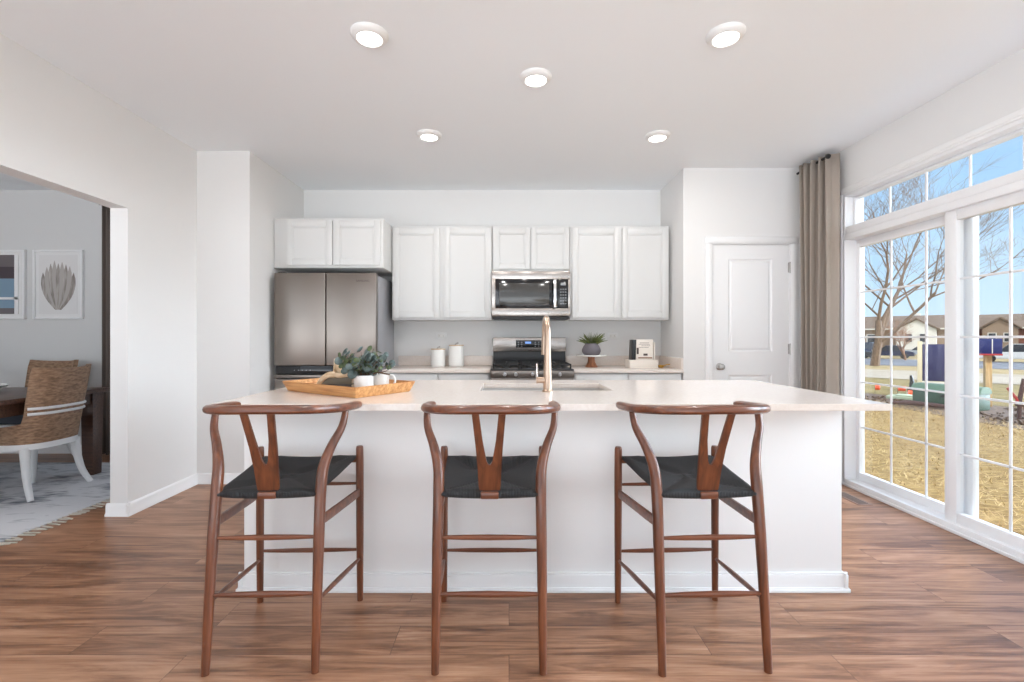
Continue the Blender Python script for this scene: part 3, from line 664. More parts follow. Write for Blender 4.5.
# ------------------------------------------------------------------ range
rg = thing('gas_range', 'stainless range with black cooktop between the base cabinets', 'stove', (.209, 4.55, 0))
ry = 4.20
MB().box(RX0, RX1, ry+.03, YB-.06, .06, .905, .003).build('body', M['steel'], rg)
for x in (RX0+.05, RX1-.05):
    for y in (ry+.12, YB-.15): MB().tube([(x, y, 0), (x, y, .065)], .02, 10).build('foot', M['black'], rg)
MB().box(RX0, RX1, ry, ry+.03, .845, .908, .006).build('control_panel', M['steel'], rg)
kb = None
for i, x in enumerate((-.037, .062, .209, .356, .452)):
    MB().lathe([(0, 0), (.022, 0), (.021, .020), (.018, .026), (0, .027)], (x, ry, .877), 20, Matrix.Rotation(R(90), 4, 'X')).box(x-.004, x+.004, ry-.034, ry-.02, .86, .894, .002).build('knob', M['chrome'], rg)
MB().box(RX0+.004, RX1-.004, ry, ry+.028, .24, .835, .005).build('oven_door', M['steel'], rg)
MB().box(RX0+.09, RX1-.09, ry-.002, ry+.002, .36, .68, .003).build('oven_window', M['blackglass'], rg)
MB().tube([(RX0+.05, ry-.045, .79), (RX1-.05, ry-.045, .79)], .012, 12).box(RX0+.06, RX0+.08, ry-.045, ry+.005, .78, .80, .002).box(RX1-.08, RX1-.06, ry-.045, ry+.005, .78, .80, .002).build('oven_handle', M['chrome'], rg)
MB().box(RX0+.004, RX1-.004, ry, ry+.028, .07, .23, .005).build('drawer', M['steel'], rg)
MB().box(RX0+.002, RX1-.002, ry+.005, YB-.10, .905, .922, .004).build('cooktop', M['black'], rg)
for gx0, gx1 in ((RX0+.02, .095), (.105, .315), (.325, RX1-.02)):
    b = MB(); z = .965; y0, y1 = ry+.05, YB-.13
    for x in (gx0, gx1-.012): b.box(x, x+.012, y0, y1, z-.014, z, .002)
    for y in (y0, (y0+y1)/2-.006, y1-.012): b.box(gx0, gx1, y, y+.012, z-.014, z, .002)
    xm_ = (gx0+gx1)/2; b.box(xm_-.006, xm_+.006, y0, y1, z-.014, z, .002)
    for x in (gx0, gx1-.012):
        for y in (y0, y1-.012): b.box(x, x+.012, y, y+.012, .92, z, .002)
    b.build('grate', M['iron'], rg)
    for yy in ((y0+y1)/2-.14, (y0+y1)/2+.14):
        MB().lathe([(0, .03), (.03, .028), (.034, .02), (.045, .012), (.048, 0), (0, 0)], (xm_, yy, .921), 18).build('burner', M['iron'], rg)
MB().box(RX0+.006, RX1-.006, YB-.085, YB-.05, .905, 1.075, .004).build('rear_guard', M['black'], rg)
bgd = MB().box(RX0, RX1, YB-.095, YB-.03, 1.062, 1.205, .006).build('backguard', M['steel2'], rg)
MB().box(.070, .330, YB-.0975, YB-.09, 1.102, 1.178, .003).build('display', M['blackglass'], bgd)
b = MB(); b.box(.165, .225, YB-.0985, YB-.097, 1.143, 1.163, .001); b.build('clock', M['lcd'], bgd)
for x in (.088, .122, .262, .296):
    for j in range(3): MB().box(x, x+.015, YB-.0985, YB-.097, 1.114+j*.02, 1.119+j*.02).build('button', M['lcdw'], bgd)

# ------------------------------------------------------------------ things on the back counter
def canister(x, y, r, h, label):
    t = thing('canister', label, 'canister', (x, y, .914), group='white canisters on the back counter')
    MB().lathe([(0, 0), (r*.9, 0), (r*.97, .006), (r, .02), (r, h-.012), (r*.97, h-.002), (r*.93, h-.002), (r*.9, h-.03), (0, h-.03)], n=36).build('jar', M['white'], t, local=True)
    ld = MB().lathe([(0, h-.012), (r*.9, h-.012), (r*.93, h-.002), (r*1.0, h), (r*1.0, h+.009), (0, h+.011)], n=36).build('lid', M['chain'], t, local=True)
    MB().tube([(-.012, 0, h+.009), (.0, 0, h+.022), (.022, 0, h+.03)], [.007, .006, .008], 10).build('knob', M['knobmetal'], ld, local=True)
canister(-.715, 4.74, .073, .170, 'shorter white canister with thin lid, farther from the range')
canister(-.532, 4.74, .076, .208, 'taller white canister with thin lid, closer to the range')
# cake stand
cs = thing('cake_stand', 'white plate cake stand on a turned wood foot beside the range', 'cake stand', (.81, 4.62, .914))
MB().lathe([(0, 0), (.060, 0), (.062, .008), (.050, .022), (.036, .05), (.033, .085), (.036, .103), (0, .103)], n=28).build('foot', M['stemwood'], cs, local=True)
MB().lathe([(0, .103), (.10, .103), (.146, .108), (.150, .113), (.149, .120), (.143, .119), (0, .117)], n=44).build('plate', M['white'], cs, local=True)
pp = thing('potted_plant', 'small spiky green plant in a grey pot standing on the cake stand', 'potted plant', (.81, 4.62, 1.0335))
MB().lathe([(0, 0), (.068, 0), (.082, .012), (.092, .036), (.090, .058), (.076, .086), (.060, .108), (.055, .114), (.051, .110), (.053, .10), (0, .098)], n=32).build('pot', M['potgrey'], pp, local=True)
rnd = random.Random(4); b = MB()
for k in range(70):
    a = rnd.uniform(0, 2*PI); lean = rnd.uniform(.15, 1.25); L = rnd.uniform(.085, .155)*(1.1 if lean > .7 else .9); r0 = rnd.uniform(0, .035)
    base_ = Vector((r0*math.cos(a), r0*math.sin(a), .095)); d = Vector((math.cos(a)*math.sin(lean), math.sin(a)*math.sin(lean), math.cos(lean)))
    p1 = base_+d*L*.5+Vector((0, 0, .008)); p2 = base_+d*L+Vector((0, 0, -.006 if lean > .8 else 0))
    b.tube([base_, p1, p2], [.004, .0075, .001], 5, sq=(1, .35, 1))
b.build('foliage', M['leaf'], pp, local=True)
# cookbook stand
ck = thing('recipe_crate', 'low white wooden crate holding cookbooks in the right counter corner', 'crate', (1.30, 4.56, .914))
b = MB(); cx0, cx1, cy0, cy1 = -.155, .115, -.10, .08
b.box(cx0, cx1, cy0, cy0+.012, .006, .078, .002); b.box(cx0, cx1, cy1-.012, cy1, .006, .078, .002); b.box(cx0, cx0+.012, cy0+.012, cy1-.012, .006, .078, .002); b.box(cx1-.012, cx1, cy0+.012, cy1-.012, .006, .078, .002); b.box(cx0, cx1, cy0, cy1, 0, .010, .002)
b.build('crate_box', M['cream'], ck, local=True)
def abook(name, label, x0, x1, z0, z1, y0, y1, cover, group='cookbooks in the white crate', tilt=0):
    t = thing(name, label, 'book', (1.30+(x0+x1)/2, 4.56+(y0+y1)/2, .914+z0), group=group)
    wd, dp, hh = (x1-x0)/2, (y1-y0)/2, z1-z0
    t.rotation_euler = (0, tilt, 0)
    MB().box(-wd, wd, -dp, -dp+.003, 0, hh, .001).box(-wd, wd, dp-.003, dp, 0, hh, .001).box(-wd, -wd+.003, -dp, dp, 0, hh, .001).build('cover', cover, t, local=True)
    MB().box(-wd+.003, wd-.002, -dp+.003, dp-.003, .003, hh-.003).build('pages', M['page'], t, local=True)
    return t
abook('cookbook', 'black spined cookbook standing at the left end of the white crate', -.128, -.092, .012, .270, -.065, .055, M['black'], tilt=R(2.5))
k2 = abook('cookbook', 'cream cookbook with small printed title facing out of the white crate', -.085, .078, .012, .272, -.062, -.040, M['cream'])
yy = -.0118
for (a, c, z, h_) in ((-.045, .045, .225, .004), (-.055, .05, .212, .003), (-.03, .055, .198, .003), (-.055, .04, .183, .003), (-.075, -.055, .12, .06), (-.01, .03, .105, .02)): MB().box(a, c, yy, yy+.001, z, z+h_).build('printed_line', M['ink'], k2, local=True)
MB().box(-.06, .075, yy, yy+.001, .078, .09).build('printed_band', M['brown'], k2, local=True)
abook('cookbook', 'white cookbook standing edge-on at the right end of the white crate', .084, .1, .012, .245, -.06, .055, M['cream'])
bw = thing('brass_spoon_rest', 'small brass scoop lying beside the white crate', 'scoop', (1.455, 4.50, .914))
MB().lathe([(0, 0), (.018, .002), (.028, .012), (.031, .026), (.028, .026), (.024, .012), (0, .006)], n=24).build('bowl', M['gold'], bw, local=True)
MB().tube([(.028, 0, .022), (.06, 0, .032), (.085, 0, .034)], [.005, .004, .005], 8).build('handle', M['gold'], bw, local=True)

# ------------------------------------------------------------------ tray on the island
TA = math.atan2(.561, -.828)
tr = thing('serving_tray', 'honey wood serving tray lying at an angle on the left end of the island', 'tray', (-.866, 2.545-.01, .914), TA)
tl, tw, th = .308, .197, .054
fl = .022
b = MB()
def rect(a, c, z): return [(-a, -c, z), (a, -c, z), (a, c, z), (-a, c, z)]
rings = [rect(tl-fl, tw-fl, 0), rect(tl, tw, th), rect(tl-.011, tw-.011, th), rect(tl-fl-.009, tw-fl-.009, .010)]
V = [[b.b.verts.new(p) for p in rr] for rr in rings]
for A, B in zip(V, V[1:]):
    for k in range(4): b.b.faces.new((A[k], A[(k+1) % 4], B[(k+1) % 4], B[k]))
b.b.faces.new(V[0][::-1]); b.b.faces.new(V[-1])
bmesh.ops.recalc_face_normals(b.b, faces=b.b.faces)
bmesh.ops.bevel(b.b, geom=b.b.edges[:], offset=.003, segments=2, affect='EDGES')
tag(b.build('tray_body', M['tray'], tr, local=True))
TZ = .914+.010
# books in the tray
bx, by = -.905, 2.495
def flatbook(label, z, x, y, L, W, hh, rz, cover):
    t = thing('flat_book', label, 'book', (x, y, z), rz, 'books lying in the tray')
    MB().box(-L/2, L/2, -W/2, W/2, 0, .003, .001).box(-L/2, L/2, -W/2, W/2, hh-.003, hh, .001).box(-L/2, L/2, -W/2, -W/2+.004, 0, hh, .0015).build('cover', cover, t, local=True)
    MB().box(-L/2+.004, L/2-.004, -W/2+.004, W/2-.004, .003, hh-.003).build('pages', M['page'], t, local=True)
flatbook('dark grey book lying lowest in the wooden tray', TZ, bx, by, .185, .11, .036, R(-4), M['bookdark'])
flatbook('olive grey linen book lying on top of the dark book in the tray', TZ+.0362, bx+.010, by, .160, .105, .036, R(-2), M['bookgrey'])
# bead/link chain draped over books
wl = thing('wooden_link_chain', 'pale wooden link chain draped over the books in the tray', 'decor chain', (-.86, 2.40, TZ))
def link(pts, rad): return MB().tube(catmull(pts, 5), rad, 10, sq=(1.25, .7, 1))
z = TZ
link([(-1.005, 2.468, z+.014), (-.995, 2.46, z+.036), (-.968, 2.445, z+.066), (-.93, 2.43, z+.086), (-.90, 2.432, z+.086)], .013).build('link', M['chain'], wl)
link([(-.915, 2.437, z+.086), (-.875, 2.428, z+.082), (-.835, 2.428, z+.086), (-.79, 2.435, z+.083)], .010).build('link', M['chain'], wl)
link([(-.925, 2.50, z+.085), (-.918, 2.49, z+.12), (-.912, 2.485, z+.165)], .016).build('link', M['chain'], wl)
link([(-.916, 2.487, z+.13), (-.893, 2.478, z+.104), (-.86, 2.47, z+.090), (-.82, 2.465, z+.088)], .014).build('link', M['chain'], wl)
# white pots
mg = thing('white_mug', 'white mug with a loop handle standing in the tray behind the plant pot', 'mug', (-.672, 2.47, TZ), R(8))
MB().lathe([(0, 0), (.034, 0), (.040, .006), (.042, .092), (.039, .092), (.037, .01), (0, .006)], n=32).build('cup', M['white'], mg, local=True)
b = MB(); b.tube(catmull([(.036, -.01, .080), (.062, -.018, .080), (.074, -.02, .052), (.062, -.018, .026), (.036, -.01, .020)], 6), .006, 10); b.build('handle', M['white'], mg, local=True)
ep = thing('eucalyptus_plant', 'bushy grey-green eucalyptus plant in a white cup on the tray', 'potted plant', (-.737, 2.385, TZ))
MB().lathe([(0, 0), (.042, 0), (.047, .006), (.050, .088), (.047, .088), (.045, .070), (0, .068)], n=36).build('pot', M['white'], ep, local=True)
rnd = random.Random(11); lf = MB(); lf2 = MB(); st = MB()
def leafdisc(b, c, nrm, r, asp=1.0, dirv=None):
    n_ = nrm.normalized(); a = dirv if dirv else Vector((rnd.uniform(-1, 1), rnd.uniform(-1, 1), rnd.uniform(-1, 1)))
    a = (a-n_*a.dot(n_)).normalized(); d = n_.cross(a); k = 10
    ctr = b.b.verts.new(c-n_*r*.16); ring = [b.b.verts.new(c+a*r*math.cos(2*PI*j/k)+d*r*asp*math.sin(2*PI*j/k)) for j in range(k)]
    for j in range(k): b.b.faces.new((ctr, ring[j], ring[(j+1) % k]))
for k in range(50):
    a = rnd.uniform(0, 2*PI); lean = rnd.uniform(.1, 1.05); L = rnd.uniform(.09, .16)
    d = Vector((math.cos(a)*math.sin(lean), math.sin(a)*math.sin(lean)*.8, math.cos(lean)))
    p0 = Vector((.02*math.cos(a), 0.02*math.sin(a), .068)); p1 = p0+d*L*.55+Vector((0, 0, .012)); p2 = p0+d*L
    st.tube([p0, p1, p2], [.0025, .002, .001], 5)
    for q in range(5):
        f = .35+.65*q/4; pc = p0.lerp(p2, f)+Vector((rnd.uniform(-.018, .018), rnd.uniform(-.018, .018), rnd.uniform(-.01, .016)))
        nrm = Vector((rnd.uniform(-1, 1), rnd.uniform(-1.3, .3), rnd.uniform(-.2, 1)))
        (leafdisc(lf2, pc, nrm, rnd.uniform(.013, .02), .7) if rnd.random() < .35 else leafdisc(lf, pc, nrm, rnd.uniform(.015, .024), .92))
leafdisc(lf, Vector((-.062, -.03, .125)), Vector((.1, -1, .25)), .027)
leafdisc(lf, Vector((-.042, -.05, .095)), Vector((.2, -1, .15)), .024)
st.tube([(.02, -.01, .072), (.07, -.02, .104), (.138, -.02, .092)], [.004, .0045, .004], 7)
st.tube([(.09, -.02, .102), (.125, -.02, .112)], [.003, .002], 6)
lf.build('leaves', M['euca'], ep, local=True, solid=.0008, normals=False); lf2.build('green_leaves', M['euca2'], ep, local=True, solid=.0008, normals=False); st.build('stems', M['branch'], ep, local=True)

# ------------------------------------------------------------------ counter stools
def make_stool(label):
    t = thing('counter_stool', label, 'stool', (0, 0, 0), group='wishbone counter stools along the island')
    def leg(pts, rad): MB().tube(catmull(pts, 6), rad, 14).build('leg', M['wal_z'], t, local=True)
    for s in (-1, 1):
        leg([(s*.193, 0, 0), (s*.1925, .018, .20), (s*.191, .042, .45), (s*.190, .066, .64), (s*.195, .085, .72), (s*.216, .112, .79), (s*.244, .142, .855), (s*.251, .168, .917)], [.0142, .0168, .0195, .0206, .0196, .017, .0142, .012])
    for s in (-1, 1):
        leg([(s*.225, .464, 0), (s*.2245, .463, .3), (s*.224, .462, .60), (s*.2235, .462, .695), (s*.2235, .462, .706)], [.0135, .0165, .0175, .0165, .009])
    rp = []
    for q in range(-9, 10):
        th = R(90)*q/9; sa, ca = math.sin(th), math.cos(th)
        rp.append((.259*math.copysign(abs(sa)**.8, sa), .24-.268*max(ca, 0)**.8, .948-.026*abs(q/9)**1.5))
    rp = [(-.254, .335, .917), (-.259, .29, .919)]+rp+[(.259, .29, .919), (.254, .335, .917)]
    rc = catmull(rp, 3); k = len(rc)
    MB().tube(rc, [.0105 if i in (0, k-1) else (.0135 if i in (1, k-2) else .0158+.001*math.sin(PI*i/(k-1))) for i in range(k)], 12, sq=(1.0, 1.25, .9)).build('top_rail', M['wal_x'], t, local=True)
    # Y shaped splat, drawn in x/z and laid on a gently leaning plane
    half = [(.037, .618), (.041, .66), (.0435, .72), (.049, .80), (.061, .945)]; inner = [(.036, .945), (.024, .83), (.011, .752), (.005, .738)]
    poly = [(-x, z) for x, z in half[::-1]]+half+inner+[(0, .735)]+[(-x, z) for x, z in inner[::-1]]
    b = MB(); b.prism(poly, .013, bev=.002)
    for v in b.b.verts:
        x, z, d = v.co.x, v.co.y, v.co.z
        f = (z-.612)/.336; y = .068-.096*f+.010*math.sin(PI*f)
        v.co = Vector((x, y-.0065+d, z))
    b.build('splat', M['wal_z'], t, local=True, ang=40)
    # seat rails
    def bar(name, p0, p1, r0, r1, sq=None, mat_='wal_x'):
        P0, P1 = Vector(p0), Vector(p1)
        MB().tube([P0.lerp(P1, q) for q in (0, .25, .5, .75, 1)], [r0, (r0+r1)/2+.001, r1, (r0+r1)/2+.001, r0], 10, sq=sq).build(name, M[mat_], t, local=True)
    bar('seat_rail', (-.188, .066, .622), (.188, .066, .622), .0115, .0115)
    bar('seat_rail', (-.222, .462, .642), (.222, .462, .642), .0115, .0115)
    # cord seat: saddle shaped grid, cords run in from each rail and meet on the diagonals
    b = bmesh.new(); uvl = b.loops.layers.uv.new('UVMap'); n = 28
    def P(u, v, top):
        hw = .178+(.209-.178)*v; x = (2*u-1)*hw; y = .047+.430*v
        eu = abs(2*u-1); ev = abs(2*v-1); m_ = max(eu, ev)
        zedge = .632+.022*v+.014*(eu**3)*(.25+.75*v)
        z = zedge-.016*(1-m_**2)+.004*(eu*ev)
        rr = max(0, (m_-.88)/.12); cre = min(1, abs(eu-ev)*3.5)
        if top: z += .010-.010*(1-cre)*(1 if m_ > .15 else m_/.15)-.012*rr*rr
        else: z -= .029-.009*rr*rr-(.016 if m_ < .75 else 0)
        return (x, y, z)
    T_ = [[b.verts.new(P(i/n, j/n, 1)) for j in range(n+1)] for i in range(n+1)]; B_ = [[b.verts.new(P(i/n, j/n, 0)) for j in range(n+1)] for i in range(n+1)]
    def face(vs, uu):
        f = b.faces.new(vs); f.smooth = True
        for lp, q in zip(f.loops, uu): lp[uvl].uv = q
    for i in range(n):
        for j in range(n):
            q = [(i, j), (i+1, j), (i+1, j+1), (i, j+1)]; cu, cv = (i+.5)/n*2-1, (j+.5)/n*2-1
            side = abs(cu) > abs(cv)
            uu = [((b_/n if side else a/n), 0) for a, b_ in q]
            face([T_[a][c] for a, c in q], uu); face([B_[a][c] for a, c in q][::-1], uu[::-1])
    for i in range(n):
        face([T_[i+1][0], T_[i][0], B_[i][0], B_[i+1][0]], [((i+1)/n, 0), (i/n, 0), (i/n, 0), ((i+1)/n, 0)]); face([T_[i][n], T_[i+1][n], B_[i+1][n], B_[i][n]], [(i/n, 0), ((i+1)/n, 0), ((i+1)/n, 0), (i/n, 0)])
        face([T_[0][i], T_[0][i+1], B_[0][i+1], B_[0][i]], [(i/n, 0), ((i+1)/n, 0), ((i+1)/n, 0), (i/n, 0)]); face([T_[n][i+1], T_[n][i], B_[n][i], B_[n][i+1]], [((i+1)/n, 0), (i/n, 0), (i/n, 0), ((i+1)/n, 0)])
    # notch for the splat: rear rail shows through under the splat
    me = bpy.data.meshes.new('seat'); b.to_mesh(me); b.free(); me.materials.append(M['seat'])
    so_ = bpy.data.objects.new('seat', me); C.objects.link(so_); so_.parent = t
    MB().box(-.034, .034, .043, .057, .607, .634, .005).build('splat_foot', M['wal_x'], t, local=True)
    bar('stretcher', (-.191, .044, .468), (.191, .044, .468), .006, .0105)
    bar('stretcher', (-.1925, .024, .270), (.1925, .024, .270), .0065, .0115)
    bar('stretcher', (-.2245, .463, .232), (.2245, .463, .232), .006, .0105)
    bar('stretcher', (-.2238, .462, .535), (.2238, .462, .535), .006, .0085)
    for s in (-1, 1):
        bar('stretcher', (s*.1925, .022, .245), (s*.2245, .463, .192), .006, .0105)
        bar('side_rail', (s*.1905, .052, .520), (s*.224, .462, .497), .018, .019, sq=(1.0, .38, .5))
    return t
s0 = make_stool('walnut wishbone stool with black cord seat, at the island end nearest the dining room')
s0.location = (-.890, 1.682, 0); s0.rotation_euler = (0, 0, R(2.1))
dup(s0, (-.0715, 1.682, 0), 0, 'walnut wishbone stool with black cord seat in the middle of the row, below the faucet')
dup(s0, (.739, 1.682, 0), R(2.4), 'walnut wishbone stool with black cord seat, at the island end nearest the patio door')

# ------------------------------------------------------------------ curtain on the right
cu = thing('window_curtain', 'taupe linen curtain panel hanging beside the patio door', 'curtain', (2.60, 3.97, 0))
b = MB(); nU, nV = 120, 14
def cfn(u, v):
    z = .012+2.69*v
    amp = .050*(.75+.25*v); y = 4.15-.34*u
    ph = u*5.2*2*PI+.35*math.sin(3*u)+.12*math.sin(5*v+9*u)
    x = 2.60+amp*math.sin(ph)+.012*math.sin(2*v+7*u)-.025*(1-u)+.03*u
    return (x, y+.018*math.cos(ph*1.0)*(.6+.4*v), z)
b.grid(cfn, nU, nV); b.build('fabric', M['curtain'], cu, solid=.004, ang=80)
rd = thing('curtain_rod', 'short black curtain rod with bracket fixed above the taupe curtain', 'curtain rod', (2.60, 3.95, 2.66))
MB().tube([(2.60, 3.845, 2.68), (2.60, 4.235, 2.68)], .011, 12).build('rod', M['blackmetal'], rd)
MB().lathe([(0, 0), (.011, 0), (.018, .004), (.021, .02), (.014, .032), (0, .035)], (2.60, 3.847, 2.68), 16, Matrix.Rotation(R(90), 4, 'X')).build('finial', M['blackmetal'], rd)
MB().box(2.728, XR, 3.90, 3.925, 2.58, 2.70, .003).box(2.59, 2.735, 3.905, 3.92, 2.658, 2.670, .003).box(2.59, 2.602, 3.905, 3.92, 2.658, 2.68, .002).build('bracket', M['blackmetal'], rd)

# floor register
fv = thing('floor_register', 'small brown slotted floor register beside the patio door', 'floor vent', (2.56, 3.52, 0))
b = MB(); b.box(-.055, .055, -.15, .15, 0, .004, .0015); b.build('register_plate', M['vent'], fv, local=True)
for k in range(12): MB().box(-.035, .035, -.125+k*.021, -.116+k*.021, .0038, .0046).build('slot', M['gap'], fv, local=True)

# ------------------------------------------------------------------ dining room
rgx0, rgx1, rgy0, rgy1 = -6.3, -2.97, 1.9, 4.5
rug = thing('area_rug', 'grey distressed area rug with cream fringe under the dining table', 'rug', (-4.6, 3.2, 0))
MB().box(rgx0, rgx1, rgy0, rgy1, 0, .010, .003).build('rug_pile', M['rug'], rug)
rnd = random.Random(2); b = MB(); y = rgy0+.01
while y < rgy1-.01:
    yy = y+rnd.uniform(-.006, .006); L = rnd.uniform(.065, .095); sk_ = rnd.uniform(-.03, .03)
    b.tube([(rgx1-.004, yy, .007), (rgx1+L*.5, yy+sk_*.5, .006), (rgx1+L, yy+sk_, .004)], [.006, .009, .006], 6, sq=(.5, 1.2, 1)); y += .036
b.build('fringe', M['fringe'], rug)
RZ = .010
tb = thing('dining_table', 'dark wood dining table standing on the grey rug', 'table', (-4.6, 3.72, RZ))
tx0, tx1, ty0, ty1 = -5.75, -3.565, 3.05, 4.20
MB().box(tx0, tx1, ty0, ty1, .725, .76, .004).build('tabletop', M['walnut_dark'], tb)
MB().box(tx0+.05, tx1-.05, ty0+.05, ty0+.075, .63, .725).box(tx0+.05, tx1-.05, ty1-.075, ty1-.05, .63, .725).box(tx0+.05, tx0+.075, ty0+.075, ty1-.075, .63, .725).box(tx1-.075, tx1-.05, ty0+.075, ty1-.075, .63, .725).build('apron', M['walnut_dark'], tb)
for x in (tx0+.03, tx1-.03-.11):
    for y in (ty0+.03, ty1-.03-.11):
        b = MB(); b.box(x, x+.11, y, y+.11, RZ, .725, .004)
        for v in b.b.verts:
            if v.co.z < .3: v.co.x = x+.055+(v.co.x-x-.055)*.82; v.co.y = y+.055+(v.co.y-y-.055)*.82
        b.build('leg', M['walnut_dark'], tb)
pl = thing('serving_bowl', 'low white bowl on the dark dining table', 'bowl', (-4.33, 3.82, .76))
MB().lathe([(0, 0), (.09, 0), (.10, .006), (.17, .038), (.185, .05), (.182, .055), (.16, .042), (.09, .012), (0, .010)], n=36).build('bowl_shell', M['white'], pl, local=True)

def barrel_chair(label, loc, rz):
    # local: the sitter faces +Y, back is toward -Y, feet on z = 0
    t = thing('dining_chair', label, 'chair', loc, rz, 'woven barrel dining chairs')
    # wrapped shell: plan is a U; upper back spans the rear, lower band wraps round the sides
    n = 72
    def plan(th, f):      # th in [-1,1] along the U from left front to right front
        a = th*R(128); rx = .243+.062*f; ry_ = .245+.085*f; sa, ca = math.sin(a), math.cos(a)
        x = rx*math.copysign(abs(sa)**.72, sa); y = -.02-ry_*math.copysign(abs(ca)**.72, ca)
        if abs(th) > .7: y += (abs(th)-.7)*.12
        return x, y
    def top(th):
        q = abs(th)
        if q < .36: return .960+.016*(q/.36)**2
        if q > .47: return .56-.06*(q-.47)/.53
        s_ = (q-.36)/.11; s_ = s_*s_*(3-2*s_); return .976*(1-s_)+.56*s_
    b = bmesh.new(); m = 14; outer = []; inner = []
    for i in range(n+1):
        th = -1+2*i/n; zt = top(th); co_, ci_ = [], []
        for j in range(m+1):
            z = .405+(zt-.405)*j/m; f = (z-.405)/.56; x, y = plan(th, f); co_.append(b.verts.new((x, y, z)))
            r_ = .034/math.hypot(x, y+.02); ci_.append(b.verts.new((x*(1-r_), (y+.02)*(1-r_)-.02, z)))
        outer.append(co_); inner.append(ci_)
    for i in range(n):
        for j in range(m):
            b.faces.new((outer[i][j], outer[i+1][j], outer[i+1][j+1], outer[i][j+1])); b.faces.new((inner[i][j], inner[i][j+1], inner[i+1][j+1], inner[i+1][j]))
        b.faces.new((outer[i][m], outer[i+1][m], inner[i+1][m], inner[i][m])); b.faces.new((outer[i][0], inner[i][0], inner[i+1][0], outer[i+1][0]))
    for i in (0, n):
        for j in range(m): b.faces.new((outer[i][j], outer[i][j+1], inner[i][j+1], inner[i][j]))
    w_ = MB(); w_.merge(b); w_.build('backrest', M['rattan'], t, local=True, ang=50)
    for z in (.628, .668):
        b = MB(); pts = []
        for i in range(25):
            th = -.40+.80*i/24; f = (z-.405)/.56; x, y = plan(th, f); k = 1.006
            if z > top(th)-.01: continue
            pts.append((x*k, (y+.02)*k-.02, z))
        b.tube(pts, .011, 8); b.build('cane_band', M['chairwhite'], t, local=True)
    # white frame skirt following the U and closing at the front
    def ring(b, z0, z1, r0, r1):
        A = []
        for i in range(n+1):
            th = -1+2*i/n; x, y = plan(th, 0); A.append((x, y))
        poly = [(x*r0, (y+.02)*r0-.02) for x, y in A]
        b.prism(poly, z1-z0, Matrix.Translation((0, 0, z0)))
    b = MB(); ring(b, .362, .408, 1.0, 1); b.build('seat_frame', M['chairwhite'], t, local=True, ang=50)
    b = MB(); poly = [(plan(-1+2*i/n, 0)[0]*.86, (plan(-1+2*i/n, 0)[1]+.02)*.86-.02) for i in range(n+1)]; b.prism(poly, .085, Matrix.Translation((0, 0, .409)), bev=.01); b.build('cushion', M['cushion'], t, local=True, ang=60)
    for (x, y, ox, oy) in ((-.20, -.175, -.045, -.09), (.20, -.175, .045, -.09), (-.185, .15, -.012, .02), (.185, .15, .012, .02)):
        b = MB(); b.tube(catmull([(x, y, .375), (x+ox*.12, y+oy*.12, .25), (x+ox*.45, y+oy*.45, .11), (x+ox, y+oy, 0)], 5), [.028, .023, .019, .016], 12, sq=(1, 1, .45)); b.build('leg', M['chairwhite'], t, local=True, ang=60)
    return t
c1 = barrel_chair('woven brown barrel chair with white legs at the near end of the dining table', (-3.745, 3.665, RZ), R(90))
dup(c1, (-4.52, 4.40, RZ), R(180), 'woven brown barrel chair behind the dining table, back to the pictures')

# pictures
def picture(x0, x1, z0, z1, label, art):
    t = thing('framed_picture', label, 'picture', ((x0+x1)/2, YB, (z0+z1)/2), group='framed pictures on the dining wall')
    b = MB(); f = .022; y0 = YB-.03
    b.box(x0, x0+f, y0, YB, z0, z1, .003); b.box(x1-f, x1, y0, YB, z0, z1, .003); b.box(x0+f, x1-f, y0, YB, z0, z0+f, .003); b.box(x0+f, x1-f, y0, YB, z1-f, z1, .003); b.build('frame', M['frame'], t)
    MB().box(x0+f, x1-f, YB-.014, YB, z0+f, z1-f).build('mat_board', M['matboard'], t, smooth=False)
    art(t, x0+f, x1-f, z0+f, z1-f, YB-.014); return t
def leaf_art(t, x0, x1, z0, z1, y):
    MB().box(x0+.035, x1-.035, y-.002, y, z0+.03, z1-.03).build('print', M['artbase'], t, smooth=False)
    cx, zb, zt = (x0+x1)/2+.0, z0+.075, z1-.075
    rnd = random.Random(3)
    for k in range(9):
        a = -1+2*k/8; tipx = cx+a*.16; tipz = zt-.03*abs(a)-.10*a*a-(.045 if abs(a) < .1 else 0)+rnd.uniform(-.015, .01)
        P0 = Vector((cx+a*.02, zb)); P2 = Vector((tipx, tipz)); nrm = Vector((-(P2-P0).y, (P2-P0).x)).normalized(); w_ = .042
        bulge = Vector((a*.045, -.02)); L_, R_ = [], []
        for q in range(9):
            s_ = q/8; c_ = P0.lerp(P2, s_)+bulge*math.sin(PI*s_); wd = w_*(.22+.6*s_)*(1-s_**7)+.001
            L_.append(c_+nrm*wd); R_.append(c_-nrm*wd)
        b = MB(); poly = L_+R_[::-1]; yy = y-.0025-.0002*k
        b.b.faces.new([b.b.verts.new((p.x, yy, p.y)) for p in poly])
        r_ = bmesh.ops.extrude_face_region(b.b, geom=b.b.faces[:]); bmesh.ops.translate(b.b, vec=(0, .0006, 0), verts=[v for v in r_['geom'] if isinstance(v, bmesh.types.BMVert)])
        b.build('petal', M['leafart'] if k % 2 == 0 else M['leafart2'], t, smooth=False)
